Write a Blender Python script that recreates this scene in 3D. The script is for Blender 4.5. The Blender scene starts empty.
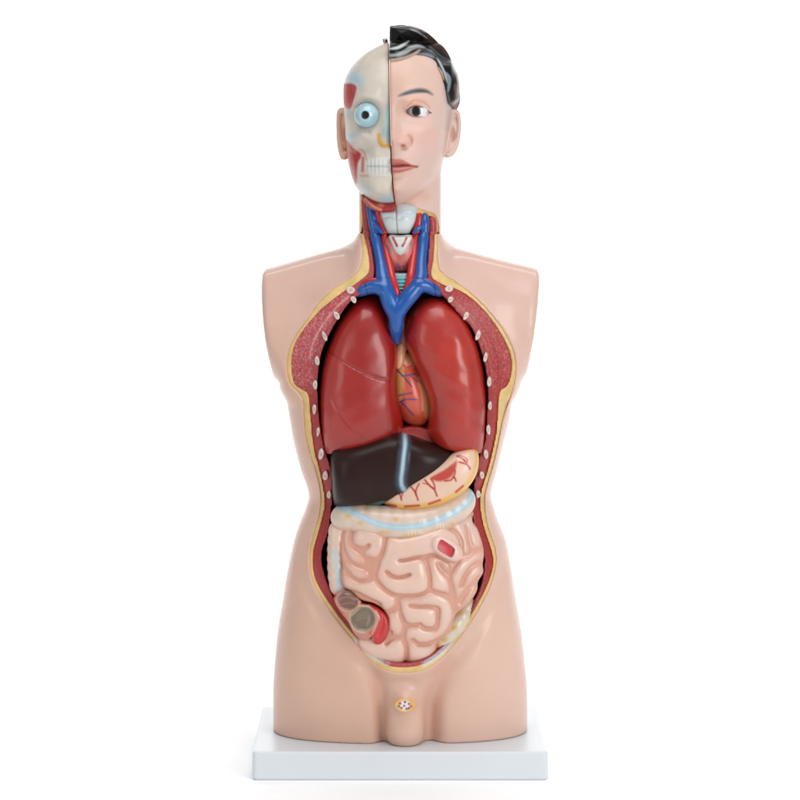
import bpy, math, numpy as np
import openvdb as vdb
from mathutils import Vector

# ------------------------------------------------------------------ units
# modelling unit "u": 1 u = 1.2 mm.  X right, Y away from the viewer, Z up; Z = 0 is the top of the display base.
S = 0.0012
FD = 2500.0          # camera distance (u) from the Y = 0 plane
HC = 596.4           # camera height (u) above the base top
EY = 132.0           # eye level row
rng = np.random.default_rng(7)

sc = bpy.context.scene
# ------------------------------------------------------------------ camera
cam = bpy.data.cameras.new('camera'); camo = bpy.data.objects.new('camera', cam)
sc.collection.objects.link(camo); sc.camera = camo
camo.location = (0, -FD * S, HC * S); camo.rotation_euler = (math.radians(90), 0, 0)
cam.sensor_width = 36; cam.lens = FD / 800 * 36
cam.shift_y = -(400 - EY) / 800
cam.clip_start = 0.1; cam.clip_end = 60
# ------------------------------------------------------------------ world + lamps
w = bpy.data.worlds.new('World'); sc.world = w; w.use_nodes = True
w.node_tree.nodes['Background'].inputs[0].default_value = (0.95, 0.97, 1.0, 1)
w.node_tree.nodes['Background'].inputs[1].default_value = 0.42

def area(name, loc, target, sx, sy, power, col=(1, 1, 1)):
    l = bpy.data.lights.new(name, 'AREA'); l.shape = 'RECTANGLE'; l.size = sx; l.size_y = sy
    l.energy = power; l.color = col
    o = bpy.data.objects.new(name, l); sc.collection.objects.link(o); o.location = loc
    o.rotation_euler = (Vector(target) - Vector(loc)).to_track_quat('-Z', 'Y').to_euler()
    return o
area('key_softbox', (1.5, -1.9, 0.95), (0, 0, 0.38), 1.05, 1.4, 25, (1.0, 0.985, 0.97))
area('fill_softbox', (-1.7, -1.6, 0.9), (0, 0, 0.4), 0.9, 1.4, 6, (1.0, 0.98, 0.95))
area('added_top_light', (0.1, -0.75, 2.5), (0, -0.1, 0), 1.6, 1.4, 24)  # unseen overhead light, added to keep the floor white
area('added_backdrop_light', (0, 1.2, 2.2), (0, 2.6, 0.7), 3.0, 0.6, 66)  # unseen light added to burn the backdrop out to white
sc.view_settings.view_transform = 'Standard'; sc.view_settings.look = 'None'
sc.view_settings.exposure = 0.0; sc.view_settings.gamma = 1.0

# ------------------------------------------------------------------ helpers
def W(px, py, Y=0.0):
    s = 1 + np.asarray(Y, float) / FD
    return (np.asarray(px, float) - 400) * s, HC - (np.asarray(py, float) - EY) * s
def P3(px, py, Y):
    x, z = W(px, py, Y); return (float(x), float(Y), float(z))
def proj(v):
    s = FD / (FD + v[:, 1]); return 400 + v[:, 0] * s, EY + (HC - v[:, 2]) * s
def lin(c):
    c = np.asarray(c, float) / 255.0
    return np.where(c <= 0.04045, c / 12.92, ((c + 0.055) / 1.055) ** 2.4)
def ss(a, b, x):
    t = np.clip((x - a) / (b - a), 0, 1); return t * t * (3 - 2 * t)
def smin(a, b, k):
    h = np.clip(0.5 + 0.5 * (b - a) / k, 0, 1); return b * (1 - h) + a * h - k * h * (1 - h)
def smax(a, b, k): return -smin(-a, -b, k)
def cr(pts, n=5, closed=False):
    p = np.asarray(pts, float); m = len(p); out = []
    rngi = range(m) if closed else range(m - 1)
    for i in rngi:
        if closed: a, b, c, d = p[i - 1], p[i], p[(i + 1) % m], p[(i + 2) % m]
        else: a, b, c, d = p[max(i - 1, 0)], p[i], p[i + 1], p[min(i + 2, m - 1)]
        for k in range(n):
            t = k / n
            out.append(0.5 * ((2 * b) + (-a + c) * t + (2 * a - 5 * b + 4 * c - d) * t * t + (-a + 3 * b - 3 * c + d) * t ** 3))
    if not closed: out.append(p[-1])
    return np.array(out)
def sdpoly(X, Z, poly):
    d = np.full(np.broadcast(X, Z).shape, 1e9); ins = np.zeros(d.shape, bool); n = len(poly)
    for i in range(n):
        ax, az = poly[i]; bx, bz = poly[(i + 1) % n]
        ex, ez = bx - ax, bz - az; L = ex * ex + ez * ez + 1e-12
        t = np.clip(((X - ax) * ex + (Z - az) * ez) / L, 0, 1)
        d = np.minimum(d, (X - ax - t * ex) ** 2 + (Z - az - t * ez) ** 2)
        if abs(ez) > 1e-12:
            c = ((az > Z) != (bz > Z)) & (X < ex * (Z - az) / ez + ax); ins ^= c
    d = np.sqrt(d); return np.where(ins, -d, d)
def dline(X, Z, pts):
    d = np.full(np.broadcast(X, Z).shape, 1e9)
    for (ax, az), (bx, bz) in zip(pts[:-1], pts[1:]):
        ex, ez = bx - ax, bz - az; L = ex * ex + ez * ez + 1e-12
        t = np.clip(((X - ax) * ex + (Z - az) * ez) / L, 0, 1)
        d = np.minimum(d, (X - ax - t * ex) ** 2 + (Z - az - t * ez) ** 2)
    return np.sqrt(d)
def inflate(inside, h, it=500):
    """membrane inflation: circular-section-like height over a 2-D shape"""
    u = np.zeros(inside.shape); nx, nz = inside.shape
    I, J = np.indices(inside.shape); red = ((I + J) % 2 == 0) & inside; blk = ((I + J) % 2 == 1) & inside
    om = 2 / (1 + math.pi / max(12, min(nx, nz)))
    for _ in range(it):
        for m in (red, blk):
            s = np.zeros_like(u); s[1:] += u[:-1]; s[:-1] += u[1:]; s[:, 1:] += u[:, :-1]; s[:, :-1] += u[:, 1:]
            g = (s + 2 * h * h) / 4; u = np.where(m, u + om * (g - u), u)
    return np.sqrt(np.maximum(u, 0))
class Grid:
    def __init__(s, x0, x1, y0, y1, z0, z1, h):
        s.h = h; s.o = (x0, y0, z0)
        s.x = np.arange(x0, x1 + h, h); s.y = np.arange(y0, y1 + h, h); s.z = np.arange(z0, z1 + h, h)
        s.X = s.x[:, None, None].astype(np.float32); s.Y = s.y[None, :, None].astype(np.float32); s.Z = s.z[None, None, :].astype(np.float32)
        s.X2 = s.x[:, None]; s.Z2 = s.z[None, :]
        s.n = (len(s.x), len(s.y), len(s.z))
    @staticmethod
    def px(l, r, t, b, y0, y1, h, pad=4):
        xa, zt = W(l, t, y1); xb, zb = W(r, b, y1); xc, zt2 = W(l, t, y0); xd, zb2 = W(r, b, y0)
        return Grid(min(xa, xc) - pad, max(xb, xd) + pad, y0, y1, min(zb, zb2) - pad, max(zt, zt2) + pad, h)
    def two(s, a): return a[:, None, :].astype(np.float32)
    def full(s, v=50.0): return np.full(s.n, v, np.float32)
def tube(g, f, pts, rad, fy=1.0, k=0.0):
    """union of a chain of tapered capsules into f (only near the chain); fy<1 flattens it in depth"""
    pts = np.asarray(pts, float); rad = np.broadcast_to(np.asarray(rad, float), (len(pts),))
    for i in range(len(pts) - 1):
        a, b = pts[i], pts[i + 1]; m = max(rad[i], rad[i + 1]) * 1.3 + 4 + k
        lo = np.minimum(a, b) - m; hi = np.maximum(a, b) + m
        ix = [max(0, int((lo[j] - g.o[j]) / g.h)) for j in range(3)]; jx = [min(g.n[j], int((hi[j] - g.o[j]) / g.h) + 2) for j in range(3)]
        if any(ix[j] >= jx[j] for j in range(3)): continue
        sl = (slice(ix[0], jx[0]), slice(ix[1], jx[1]), slice(ix[2], jx[2]))
        X = g.X[sl[0]]; Y = g.Y[:, sl[1]]; Z = g.Z[:, :, sl[2]]
        e = b - a; L = e[0] ** 2 + e[2] ** 2 + (e[1] / fy) ** 2 + 1e-9
        t = np.clip(((X - a[0]) * e[0] + (Y - a[1]) * e[1] / fy ** 2 + (Z - a[2]) * e[2]) / L, 0, 1)
        d = np.sqrt((X - a[0] - t * e[0]) ** 2 + ((Y - a[1] - t * e[1]) / fy) ** 2 + (Z - a[2] - t * e[2]) ** 2) - (rad[i] + t * (rad[i + 1] - rad[i]))
        f[sl] = smin(f[sl], d, k) if k > 0 else np.minimum(f[sl], d)
    return f
def ell(g, c, r):
    q = np.sqrt(((g.X - c[0]) / r[0]) ** 2 + ((g.Y - c[1]) / r[1]) ** 2 + ((g.Z - c[2]) / r[2]) ** 2)
    return (q - 1) * min(r)
def path(pts, n=4):
    """(px, py, Y, r) control points -> smooth 3-D chain and radii"""
    a = cr(pts, n); x, z = W(a[:, 0], a[:, 1], a[:, 2])
    return np.stack([x, a[:, 2], z], 1), a[:, 3]
def polyW(pts, Y=0.0, n=4, smooth=True):
    a = cr(pts, n, True) if smooth else np.asarray(pts, float)
    x, z = W(a[:, 0], a[:, 1], Y); return np.stack([x, z], 1)

class Paint:
    """colour coats on the vertices of a mesh, by front-view position"""
    def __init__(s, v, base):
        s.px, s.py = proj(v); s.v = v; s.c = np.tile(lin(base), (len(v), 1))
    def mix(s, a, col): a = np.clip(a, 0, 1)[:, None]; s.c = s.c * (1 - a) + lin(col) * a; return s
    def blob(s, cx, cy, rx, ry, col, soft=0.4, amt=1, rot=0):
        c, n = math.cos(rot), math.sin(rot); dx = s.px - cx; dy = s.py - cy
        q = np.sqrt(((dx * c + dy * n) / rx) ** 2 + ((-dx * n + dy * c) / ry) ** 2)
        return s.mix(amt * (1 - ss(1 - soft, 1 + soft, q)), col)
    def line(s, pts, wd, col, soft=0.7, amt=1, smooth=True):
        p = cr(pts, 4) if smooth and len(pts) > 2 else np.asarray(pts, float)
        return s.mix(amt * (1 - ss(wd - soft, wd + soft, dline(s.px, s.py, p))), col)
    def stroke(s, pts, wd, col, soft=0.6, amt=1, ends=(0.0, 0.0)):
        p = cr(pts, 6); n = len(p) - 1; best = np.full(len(s.px), 1e9)
        for i in range(n):
            t = (i + 0.5) / n; w_ = wd * max(math.sin(math.pi * t) ** 0.7, ends[0] * (1 - t), ends[1] * t)
            best = np.minimum(best, dline(s.px, s.py, p[i:i + 2]) - w_)
        return s.mix(amt * (1 - ss(-soft, soft, best)), col)
    def poly(s, pts, col, soft=0.8, amt=1, smooth=True):
        p = cr(pts, 4, True) if smooth else np.asarray(pts, float)
        return s.mix(amt * (1 - ss(-soft, soft, sdpoly(s.px, s.py, p))), col)
    def noise(s, amt, scale=6, seed=0):
        r = np.random.default_rng(seed); n = np.zeros(len(s.v))
        for k in range(7):
            d = r.normal(size=3); d *= (0.5 + r.random()) / scale * 3; n += np.sin(s.v @ d + r.random() * 6.28)
        s.c = s.c * (1 + amt * n / 4)[:, None]; return s

ALB = 0.90
def link(o): sc.collection.objects.link(o); return o
def mesh_obj(name, v, faces, mat, parent=None, col=None, origin=(0, 0, 0), smooth=True):
    org = np.array(origin, float); 
    if parent is not None: org = np.array(parent['_o'])
    me = bpy.data.meshes.new(name); v = np.asarray(v, float)
    if isinstance(faces, np.ndarray):
        nf, k = faces.shape
        me.vertices.add(len(v)); me.vertices.foreach_set('co', ((v - org) * S).astype(np.float32).ravel())
        me.loops.add(nf * k); me.loops.foreach_set('vertex_index', faces.astype(np.int32).ravel())
        me.polygons.add(nf); me.polygons.foreach_set('loop_start', np.arange(0, nf * k, k, dtype=np.int32))
        me.update(calc_edges=True); me.validate()
    else:
        me.from_pydata([tuple(p) for p in (v - org) * S], [], faces)
    me.polygons.foreach_set('use_smooth', [smooth] * len(me.polygons))
    if col is not None and len(me.vertices) == len(col):
        at = me.color_attributes.new('Col', 'FLOAT_COLOR', 'POINT')
        at.data.foreach_set('color', np.concatenate([np.clip(col * ALB, 0, 1), np.ones((len(col), 1))], 1).astype(np.float32).ravel())
    me.materials.append(mat); me.update()
    o = link(bpy.data.objects.new(name, me)); o.location = tuple(org * S) if parent is None else (0, 0, 0)
    if parent is not None:
        o.parent = parent; o['_o'] = parent['_o']
    else: o['_o'] = tuple(org)
    return o
def iso(g, f, sm=2):
    h = g.h; f = np.clip(f, -3 * h, 3 * h).astype(np.float32)
    for ax in range(3):     # close the surface at the grid border
        sl = [slice(None)] * 3; sl[ax] = 0; f[tuple(sl)] = np.maximum(f[tuple(sl)], h); sl[ax] = -1; f[tuple(sl)] = np.maximum(f[tuple(sl)], h)
    vg = vdb.FloatGrid(3 * h); vg.copyFromArray(f)
    p, q = vg.convertToQuads(isovalue=0.0)
    p = np.array(p, float); q = np.array(q, int)
    e = np.concatenate([q[:, [0, 1]], q[:, [1, 2]], q[:, [2, 3]], q[:, [3, 0]]])
    def umb(p, lam):
        n = len(p); a = np.zeros_like(p); c = np.zeros(n)
        for i, j in ((0, 1), (1, 0)):
            c += np.bincount(e[:, i], minlength=n)
            for k in range(3): a[:, k] += np.bincount(e[:, i], weights=p[e[:, j], k], minlength=n)
        return p + lam * (a / np.maximum(c, 1)[:, None] - p)
    for _ in range(sm): p = umb(p, 0.6); p = umb(p, -0.35)
    v = p * h + np.array(g.o)
    a, b, c = v[q[:, 0]], v[q[:, 1]], v[q[:, 2]]; d = v[q[:, 3]]
    vol = np.einsum('ij,ij->i', a, np.cross(b, c)).sum() + np.einsum('ij,ij->i', a, np.cross(c, d)).sum()
    if vol < 0: q = q[:, ::-1]
    return v, q
def tag(o, label=None, cat=None, group=None, kind=None):
    if label: o['label'] = label
    if cat: o['category'] = cat
    if group: o['group'] = group
    if kind: o['kind'] = kind
    return o
def thing(name, label, cat, origin, group=None):
    o = link(bpy.data.objects.new(name, None)); o.empty_display_size = 0.02
    o.location = tuple(np.array(origin) * S); o['_o'] = tuple(float(c) for c in origin)
    return tag(o, label, cat, group)

# ------------------------------------------------------------------ materials
def paint_mat(name, rough=0.38, coat=0.3, bump=0.15, bscale=260, var=0.06, vscale=40, base=None, sss=0.0, metal=0.0, spec=0.5, coat_r=0.2):
    m = bpy.data.materials.new(name); m.use_nodes = True; nt = m.node_tree; N = nt.nodes; L = nt.links
    b = N['Principled BSDF']; tc = N.new('ShaderNodeTexCoord')
    n1 = N.new('ShaderNodeTexNoise'); n1.inputs['Scale'].default_value = vscale; n1.inputs['Detail'].default_value = 5
    L.new(tc.outputs['Object'], n1.inputs['Vector'])
    mr = N.new('ShaderNodeMapRange'); mr.inputs['From Min'].default_value = 0.3; mr.inputs['From Max'].default_value = 0.7
    mr.inputs['To Min'].default_value = 1 - var; mr.inputs['To Max'].default_value = 1 + var; L.new(n1.outputs['Fac'], mr.inputs['Value'])
    vm = N.new('ShaderNodeVectorMath'); vm.operation = 'SCALE'; L.new(mr.outputs['Result'], vm.inputs['Scale'])
    if base is None:
        at = N.new('ShaderNodeAttribute'); at.attribute_name = 'Col'; L.new(at.outputs['Color'], vm.inputs[0])
    else: vm.inputs[0].default_value = tuple(lin(base) * ALB)
    L.new(vm.outputs['Vector'], b.inputs['Base Color'])
    n2 = N.new('ShaderNodeTexNoise'); n2.inputs['Scale'].default_value = bscale; n2.inputs['Detail'].default_value = 4; L.new(tc.outputs['Object'], n2.inputs['Vector'])
    bp = N.new('ShaderNodeBump'); bp.inputs['Strength'].default_value = bump; bp.inputs['Distance'].default_value = 0.001
    L.new(n2.outputs['Fac'], bp.inputs['Height']); L.new(bp.outputs['Normal'], b.inputs['Normal'])
    r2 = N.new('ShaderNodeMapRange'); r2.inputs['To Min'].default_value = rough - 0.06; r2.inputs['To Max'].default_value = rough + 0.08
    L.new(n1.outputs['Fac'], r2.inputs['Value']); L.new(r2.outputs['Result'], b.inputs['Roughness'])
    b.inputs['Coat Weight'].default_value = coat; b.inputs['Coat Roughness'].default_value = coat_r
    b.inputs['Metallic'].default_value = metal; b.inputs['Specular IOR Level'].default_value = spec
    if sss: 
        b.inputs['Subsurface Weight'].default_value = sss; b.inputs['Subsurface Radius'].default_value = (0.004, 0.0015, 0.001); b.inputs['Subsurface Scale'].default_value = 1.0
    return m
M_skin = paint_mat('painted_skin', 0.42, 0.3, 0.10, 500, 0.03, 14, sss=0.15, spec=0.32, coat_r=0.13)
M_face = paint_mat('painted_face', 0.42, 0.14, 0.06, 500, 0.02, 20, spec=0.35)
M_hair = paint_mat('glossy_black_hair', 0.30, 0.12, 0.15, 180, 0.15, 30, spec=0.22)
M_bone = paint_mat('painted_bone', 0.42, 0.15, 0.2, 160, 0.05, 60)
M_lung = paint_mat('glossy_lung_red', 0.34, 0.7, 0.16, 130, 0.10, 34, spec=0.35, coat_r=0.2)
M_organ = paint_mat('glossy_organ_paint', 0.30, 0.40, 0.12, 260, 0.04, 40)
M_liver = paint_mat('glossy_liver_brown', 0.34, 0.06, 0.10, 200, 0.10, 30, spec=0.2)
M_gut = paint_mat('glossy_intestine_pink', 0.28, 0.35, 0.10, 200, 0.04, 40)
M_muscle = paint_mat('flecked_muscle_red', 0.42, 0.15, 0.5, 420, 0.22, 420)
M_fat = paint_mat('yellow_fat', 0.42, 0.15, 0.35, 220, 0.10, 90)
M_vessel = paint_mat('glossy_vessel_paint', 0.25, 0.3, 0.10, 250, 0.05, 60)
M_dark = paint_mat('cavity_shade_and_backing', 0.7, 0.0, 0.2, 150, 0.15, 60)
M_eye = paint_mat('glossy_eye', 0.15, 0.25, 0.0, 200, 0.0, 60)
M_metal = paint_mat('steel_pin', 0.3, 0.0, 0.1, 200, 0.05, 60, base=(190, 185, 175), metal=1.0)
M_base = paint_mat('pale_grey_plastic', 0.38, 0.1, 0.06, 700, 0.012, 20, base=(221, 227, 232))
M_white = paint_mat('white_paper', 0.9, 0.0, 0.02, 50, 0.004, 3, base=(263, 263, 263))

# ================================================================== SETTING: white sweep
def backdrop():
    prof = [(-1500, -27.4)] ; prof += [(1200, -27.4)]
    for k in range(1, 13):
        a = k / 12 * math.pi / 2; prof.append((1200 + 900 * math.sin(a), -27.4 + 900 * (1 - math.cos(a))))
    prof.append((2100, 1500)); v = []; f = []
    for (y, z) in prof: v += [(-2000, y, z), (2000, y, z)]
    for i in range(len(prof) - 1): f.append((2 * i, 2 * i + 1, 2 * i + 3, 2 * i + 2))
    o = mesh_obj('backdrop', v, f, M_white); tag(o, kind='structure')
backdrop()

# ================================================================== DISPLAY BASE
def display_base():
    g = Grid(-150, 150, -102, 102, -31, 4, 1.25)
    q = np.stack(np.broadcast_arrays(np.abs(g.X) - 142.4 + 5, np.abs(g.Y) - 95 + 5), 0)
    d2 = np.sqrt(np.maximum(q[0], 0) ** 2 + np.maximum(q[1], 0) ** 2) + np.minimum(np.maximum(q[0], q[1]), 0) - 5
    dz = np.abs(g.Z + 13.7) - 13.7
    a = d2 + 2.2; b = dz + 2.2
    f = np.sqrt(np.maximum(a, 0) ** 2 + np.maximum(b, 0) ** 2) + np.minimum(np.maximum(a, b), 0) - 2.2
    v, q = iso(g, f, 1)
    o = mesh_obj('display_base', v, q, M_base, origin=(0, 0, -27.4))
    tag(o, 'flat pale grey rectangular plastic slab the whole torso model stands on', 'display base')
display_base()

# ================================================================== TORSO
ROW = np.array([  # py, left, right, front depth, back depth
 (195, 361, 438, 32, 36), (222, 361, 438, 33, 38), (240, 360, 440, 37, 42), (262, 338, 462, 49, 48), (285, 308, 492, 62, 56), (310, 296, 504, 71, 64),
 (350, 287, 513, 78, 70), (384, 286, 515.5, 80, 72), (400, 287, 512, 79, 72), (420, 290, 509, 77, 70), (442, 294, 503.5, 74, 67), (469, 301, 497, 69, 62), (492, 308.6, 491, 66, 60),
 (507, 306, 494, 67, 61), (522, 300, 499, 70, 64), (540, 294, 506, 73, 68), (573, 287, 512, 77, 74), (599, 283, 516, 78, 78), (633, 277.5, 521.5, 77, 80), (676, 274, 526, 74, 80),
 (700, 273.5, 527, 70, 78), (728.4, 273.5, 527, 65, 76), (745, 274, 526, 64, 76)], float)
ROWC = cr(ROW, 6); ROWC = ROWC[np.argsort(ROWC[:, 0])]
def row(py, k): return np.interp(py, ROWC[:, 0], ROWC[:, k])
def z2py(Z): return EY + (HC - Z)
NX = 2.5
def yfront(X, Z):
    py = z2py(Z); xl = row(py, 1) - 400; xr = row(py, 2) - 400; d = row(py, 3)
    t = np.clip(np.abs(X - (xl + xr) / 2) / ((xr - xl) / 2 + 3), 0, 0.99)
    return -d * (1 - t ** NX) ** (1 / NX)
def onfront(pts, n=4, closed=True):
    a = cr(pts, n, closed); Y = np.full(len(a), -50.0)
    for _ in range(6):
        x, z = W(a[:, 0], a[:, 1], Y); Y = 0.5 * Y + 0.5 * yfront(x, z)
    return np.stack([x, z], 1)
C_OUT = [(376, 196), (358, 196), (358, 221), (361, 236), (363, 254), (359, 270), (347, 281), (334, 289), (319, 303), (308, 319), (297, 334), (289.5, 350), (287.5, 367), (290, 383), (297, 391), (303, 401), (304, 420), (306, 438), (310.5, 456), (316, 471), (320, 487), (321, 504), (318, 521), (313, 537), (310, 554), (311, 575), (319, 594), (336, 618), (351, 637), (362, 651), (371, 660), (385, 668), (402, 671), (421, 669), (438, 660.5), (451, 648), (466, 629), (481, 605), (491, 584), (496, 564), (495, 549), (491, 537), (487, 524), (485, 510), (485, 496), (488, 483), (492, 470), (496, 454), (500, 435), (503, 420), (508, 404), (512, 391), (514.5, 379), (515, 364), (512, 348), (503, 330), (491, 314), (476, 298), (456, 282.5), (440, 271), (437, 256), (437, 236), (437.5, 217), (426, 211), (414, 207), (395, 196)]
C_FAT = [(376, 199), (362, 199), (362, 221), (364.5, 236), (368.5, 254), (369, 272), (357, 283), (342, 293), (325, 306), (314, 317), (302, 332), (294, 347), (291.5, 366), (294, 383), (301, 389.5), (308, 395), (310, 412), (311.5, 430), (314, 450), (319, 468), (323, 487), (325, 504), (322, 520), (317, 538), (313, 554), (314, 575), (322, 593), (340, 618), (354, 635), (364, 645), (373, 654.5), (386, 663.5), (402, 666), (420, 664), (436, 656), (449, 644), (462, 629), (477, 605), (488, 584), (493, 566), (492, 554), (488, 541), (483, 525), (480.5, 510), (480.5, 496), (484, 483), (489, 467), (494, 446), (497, 429), (498, 408), (500, 392), (507, 386), (511, 372), (510, 354), (501, 334), (487, 314), (472, 299), (458, 290), (441, 284), (431, 276), (433, 258), (434, 236), (434, 220), (430, 216), (414, 212), (395, 198)]
C_IN = [(376, 202), (365, 202), (366, 221), (370, 238), (373, 258), (374, 276), (362, 292), (349, 303), (336, 322), (325.5, 342), (320, 358), (317, 382), (317.5, 402), (319, 420), (322, 440), (326, 455), (331, 470), (332.5, 492), (331, 512), (328, 533), (322, 551), (321.5, 564), (326, 581), (334, 599), (349, 620), (362, 635), (370, 648), (386, 660), (404, 662.5), (420, 660), (437, 650), (451, 639), (464, 622), (475, 601), (482, 584), (485, 563), (483, 549), (476, 535), (473, 516), (474, 501), (474, 488), (476, 477), (480, 457), (485, 443), (487, 420), (488, 392), (485.5, 368), (480, 348), (471.5, 328), (462, 318), (443, 296), (430, 284), (427, 270), (428, 256), (429, 236), (429, 221), (424, 217), (414, 214), (395, 202)]

def body_field(g):
    py = z2py(g.z); xl = row(py, 1) - 400; xr = row(py, 2) - 400
    xc = (xl + xr) / 2; hw = (xr - xl) / 2; df = row(py, 3); db = row(py, 4)
    X2 = g.X2; Z2 = g.Z2
    # front relief: groin valleys, belly, collar hollows
    PX, PY = 400 + X2 / 0.975, EY + (HC - Z2) / 0.975
    disp = np.zeros((g.n[0], g.n[2]))
    la = cr([(322, 585), (346, 622), (366, 655), (378, 682), (383, 705), (384, 750)], 4); lb = cr([(490, 590), (470, 625), (449, 660), (437, 685), (431, 705), (430, 750)], 4)
    dep = ss(590, 720, PY)
    da = dline(PX, PY, la); dB = dline(PX, PY, lb)
    disp += (2 + 9 * dep ** 1.5) * np.exp(-(da / (15 - 7 * dep)) ** 2)
    disp += (2 + 12 * dep ** 1.5) * np.exp(-(dB / (17 - 6 * dep)) ** 2)
    # broad flesh around the opening rises towards its lip
    disp -= 6.5 * np.exp(-(((PX - 405) / 60) ** 2 + ((PY - 664) / 17) ** 2)) - 3.0 * np.exp(-(((PX - 405) / 16) ** 2 + ((PY - 684) / 7) ** 2))
    # collar bone hollow and ridge
    disp += 3.0 * np.exp(-(dline(PX, PY, np.array([(300, 283), (335, 272)])) / 14) ** 2) + 3.0 * np.exp(-(dline(PX, PY, np.array([(500, 283), (465, 272)])) / 14) ** 2)
    s2 = sdpoly(X2, Z2, co); low = ss(500, 560, PY)
    disp += low * (1.4 * np.exp(-((s2 - 11) / 6) ** 2) - 1.6 * np.exp(-(s2 / 5) ** 2)) - 0.6 * (1 - low) * np.exp(-(s2 / 4) ** 2)
    YY = g.Y - g.two(disp) * ss(0, -30, g.Y).astype(np.float32)
    D = np.where(YY < 0, df[None, None, :], db[None, None, :]).astype(np.float32)
    u = np.abs(g.X - xc[None, None, :]) / hw[None, None, :]
    F = ((u ** NX + (np.abs(YY) / D) ** NX) ** (1 / NX) - 1) * np.minimum(hw, df)[None, None, :]
    F = F.astype(np.float32)
    # shoulders with cut arm stumps
    sh = polyW([(400, 200), (361, 205), (361, 229), (355, 241), (340, 248), (310, 255.5), (280, 264.5), (269, 267.5), (264, 271), (262.5, 280), (264, 310), (268, 345), (273, 370), (276, 377), (283, 380), (292, 392), (400, 400),
                (508, 392), (517, 380), (522, 376), (526, 369), (532, 335), (536.5, 300), (538.5, 280), (538, 270), (531, 266.5), (515, 262.5), (485, 255), (457, 247.5), (444, 240.5), (438.5, 229), (438.5, 205)], 0, 3)
    sd = sdpoly(X2, Z2, sh)
    PX0 = 400 + X2; PY0 = z2py(Z2)
    edge = np.minimum(np.abs(PX0 - 264 - (PY0 - 270) * 0.1), np.abs(PX0 - 537.5 + (PY0 - 270) * 0.1))
    T = 48 + 22 * np.exp(-((PX0 - 400) / 75) ** 2) * ss(235, 300, PY0) - 10 * ss(250, 225, PY0)
    T = T * (0.92 + 0.08 * ss(380, 330, PY0))
    R1 = 46.0
    d1 = np.maximum(-sd, 0)
    # vertical rounding uses distance to top and bottom outlines, the stump faces stay flat
    top = np.interp(PX0[:, 0], [262, 270, 310, 338, 352, 359, 400, 440.5, 446, 455, 485, 515, 531, 538], [268, 267, 255.5, 247, 238, 205, 190, 205, 238, 246, 255, 262.5, 266, 268])[:, None]
    bot = np.interp(PX0[:, 0], [262, 276, 292, 508, 522, 538], [372, 379, 420, 420, 379, 372])[:, None]
    kk = np.hanning(17); kk /= kk.sum()
    top = np.convolve(np.pad(top[:, 0], 8, 'edge'), kk, 'valid')[:, None]; bot = np.convolve(np.pad(bot[:, 0], 8, 'edge'), kk, 'valid')[:, None]
    mid = (top + bot) / 2; half = (bot - top) / 2
    v = np.clip(np.abs(PY0 - mid) / np.maximum(half, 1), 0, 1)
    tt = np.where(PY0 < mid, np.clip((PY0 - top) / 62, 0, 1), np.clip((bot - PY0) / 45, 0, 1))
    hgt = T * np.sqrt(1 - (1 - tt) ** 2)
    yc = 4.0
    Fs = smax((np.abs(g.Y - yc) - g.two(hgt)) * 0.75, g.two(sd), 8.0)
    lim = g.two(np.where(PY0 > 410, 40.0, -90.0)); Fs = np.maximum(Fs, lim)
    F = smin(F, Fs.astype(np.float32), 14)
    return F

org = (0, 0, 0)
torso = thing('torso_shell', 'tall peach human torso with cut arm stumps and opened front, standing on the slab', 'torso model', org)
g = Grid(-142, 142, -100, 92, -2.5, 535, 1.25)
co = onfront(C_OUT)
F = body_field(g); cf = onfront(C_FAT); ci = onfront(C_IN)
so = g.two(sdpoly(g.X2, g.Z2, co)); sf = g.two(sdpoly(g.X2, g.Z2, cf)); si = g.two(sdpoly(g.X2, g.Z2, ci))
floorc = -g.Z + 0.15
ZNECK = float(W(0, 234, -30)[1])
skin = np.maximum(F, floorc)
skin = smax(skin, -np.maximum(so, g.Y - 34), 1.6)
# pubic lump and cut stump of the genitals
def lump(g):
    f = g.full()
    a, r = path([(405, 690, -58, 15), (405, 702, -60, 17), (405, 716, -61, 18.5), (405, 730, -61, 19)], 3)
    tube(g, f, a, r, 1.0)
    return f
lf = lump(g); skin = smin(skin, np.maximum(lf, floorc), 7)
la, lr = path([(405, 690, -66, 9), (405.5, 703, -74, 10)], 3); lf = g.full(); tube(g, lf, la, lr); skin = smin(skin, lf, 5)
nb = smax(skin, g.Z - ZNECK + 0.35, 0.8)
skin = np.where(g.Z > 400, nb, skin); skin = np.maximum(skin, floorc)
v, q = iso(g, skin, 2)
def skin_paint(v):
    p = Paint(v, (221, 181, 160)); p.mix(ss(360, 520, p.px) * 0.6, (227, 193, 178)); p.mix(ss(420, 260, p.py) * 0.6, (216, 181, 168))  # skin grows paler to the right: side light put into the colour
    # groin valley shade painted in as warm tones, and a pale pink patch
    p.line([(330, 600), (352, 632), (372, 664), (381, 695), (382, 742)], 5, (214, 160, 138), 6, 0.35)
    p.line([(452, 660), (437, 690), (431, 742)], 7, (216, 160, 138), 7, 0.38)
    p.blob(405, 688, 9, 6, (240, 200, 190), 0.6, 0.5)
    p.noise(0.012, 60, 3)
    return p.c
mesh_obj('skin', v, q, M_skin, torso, skin_paint(v))
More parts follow.
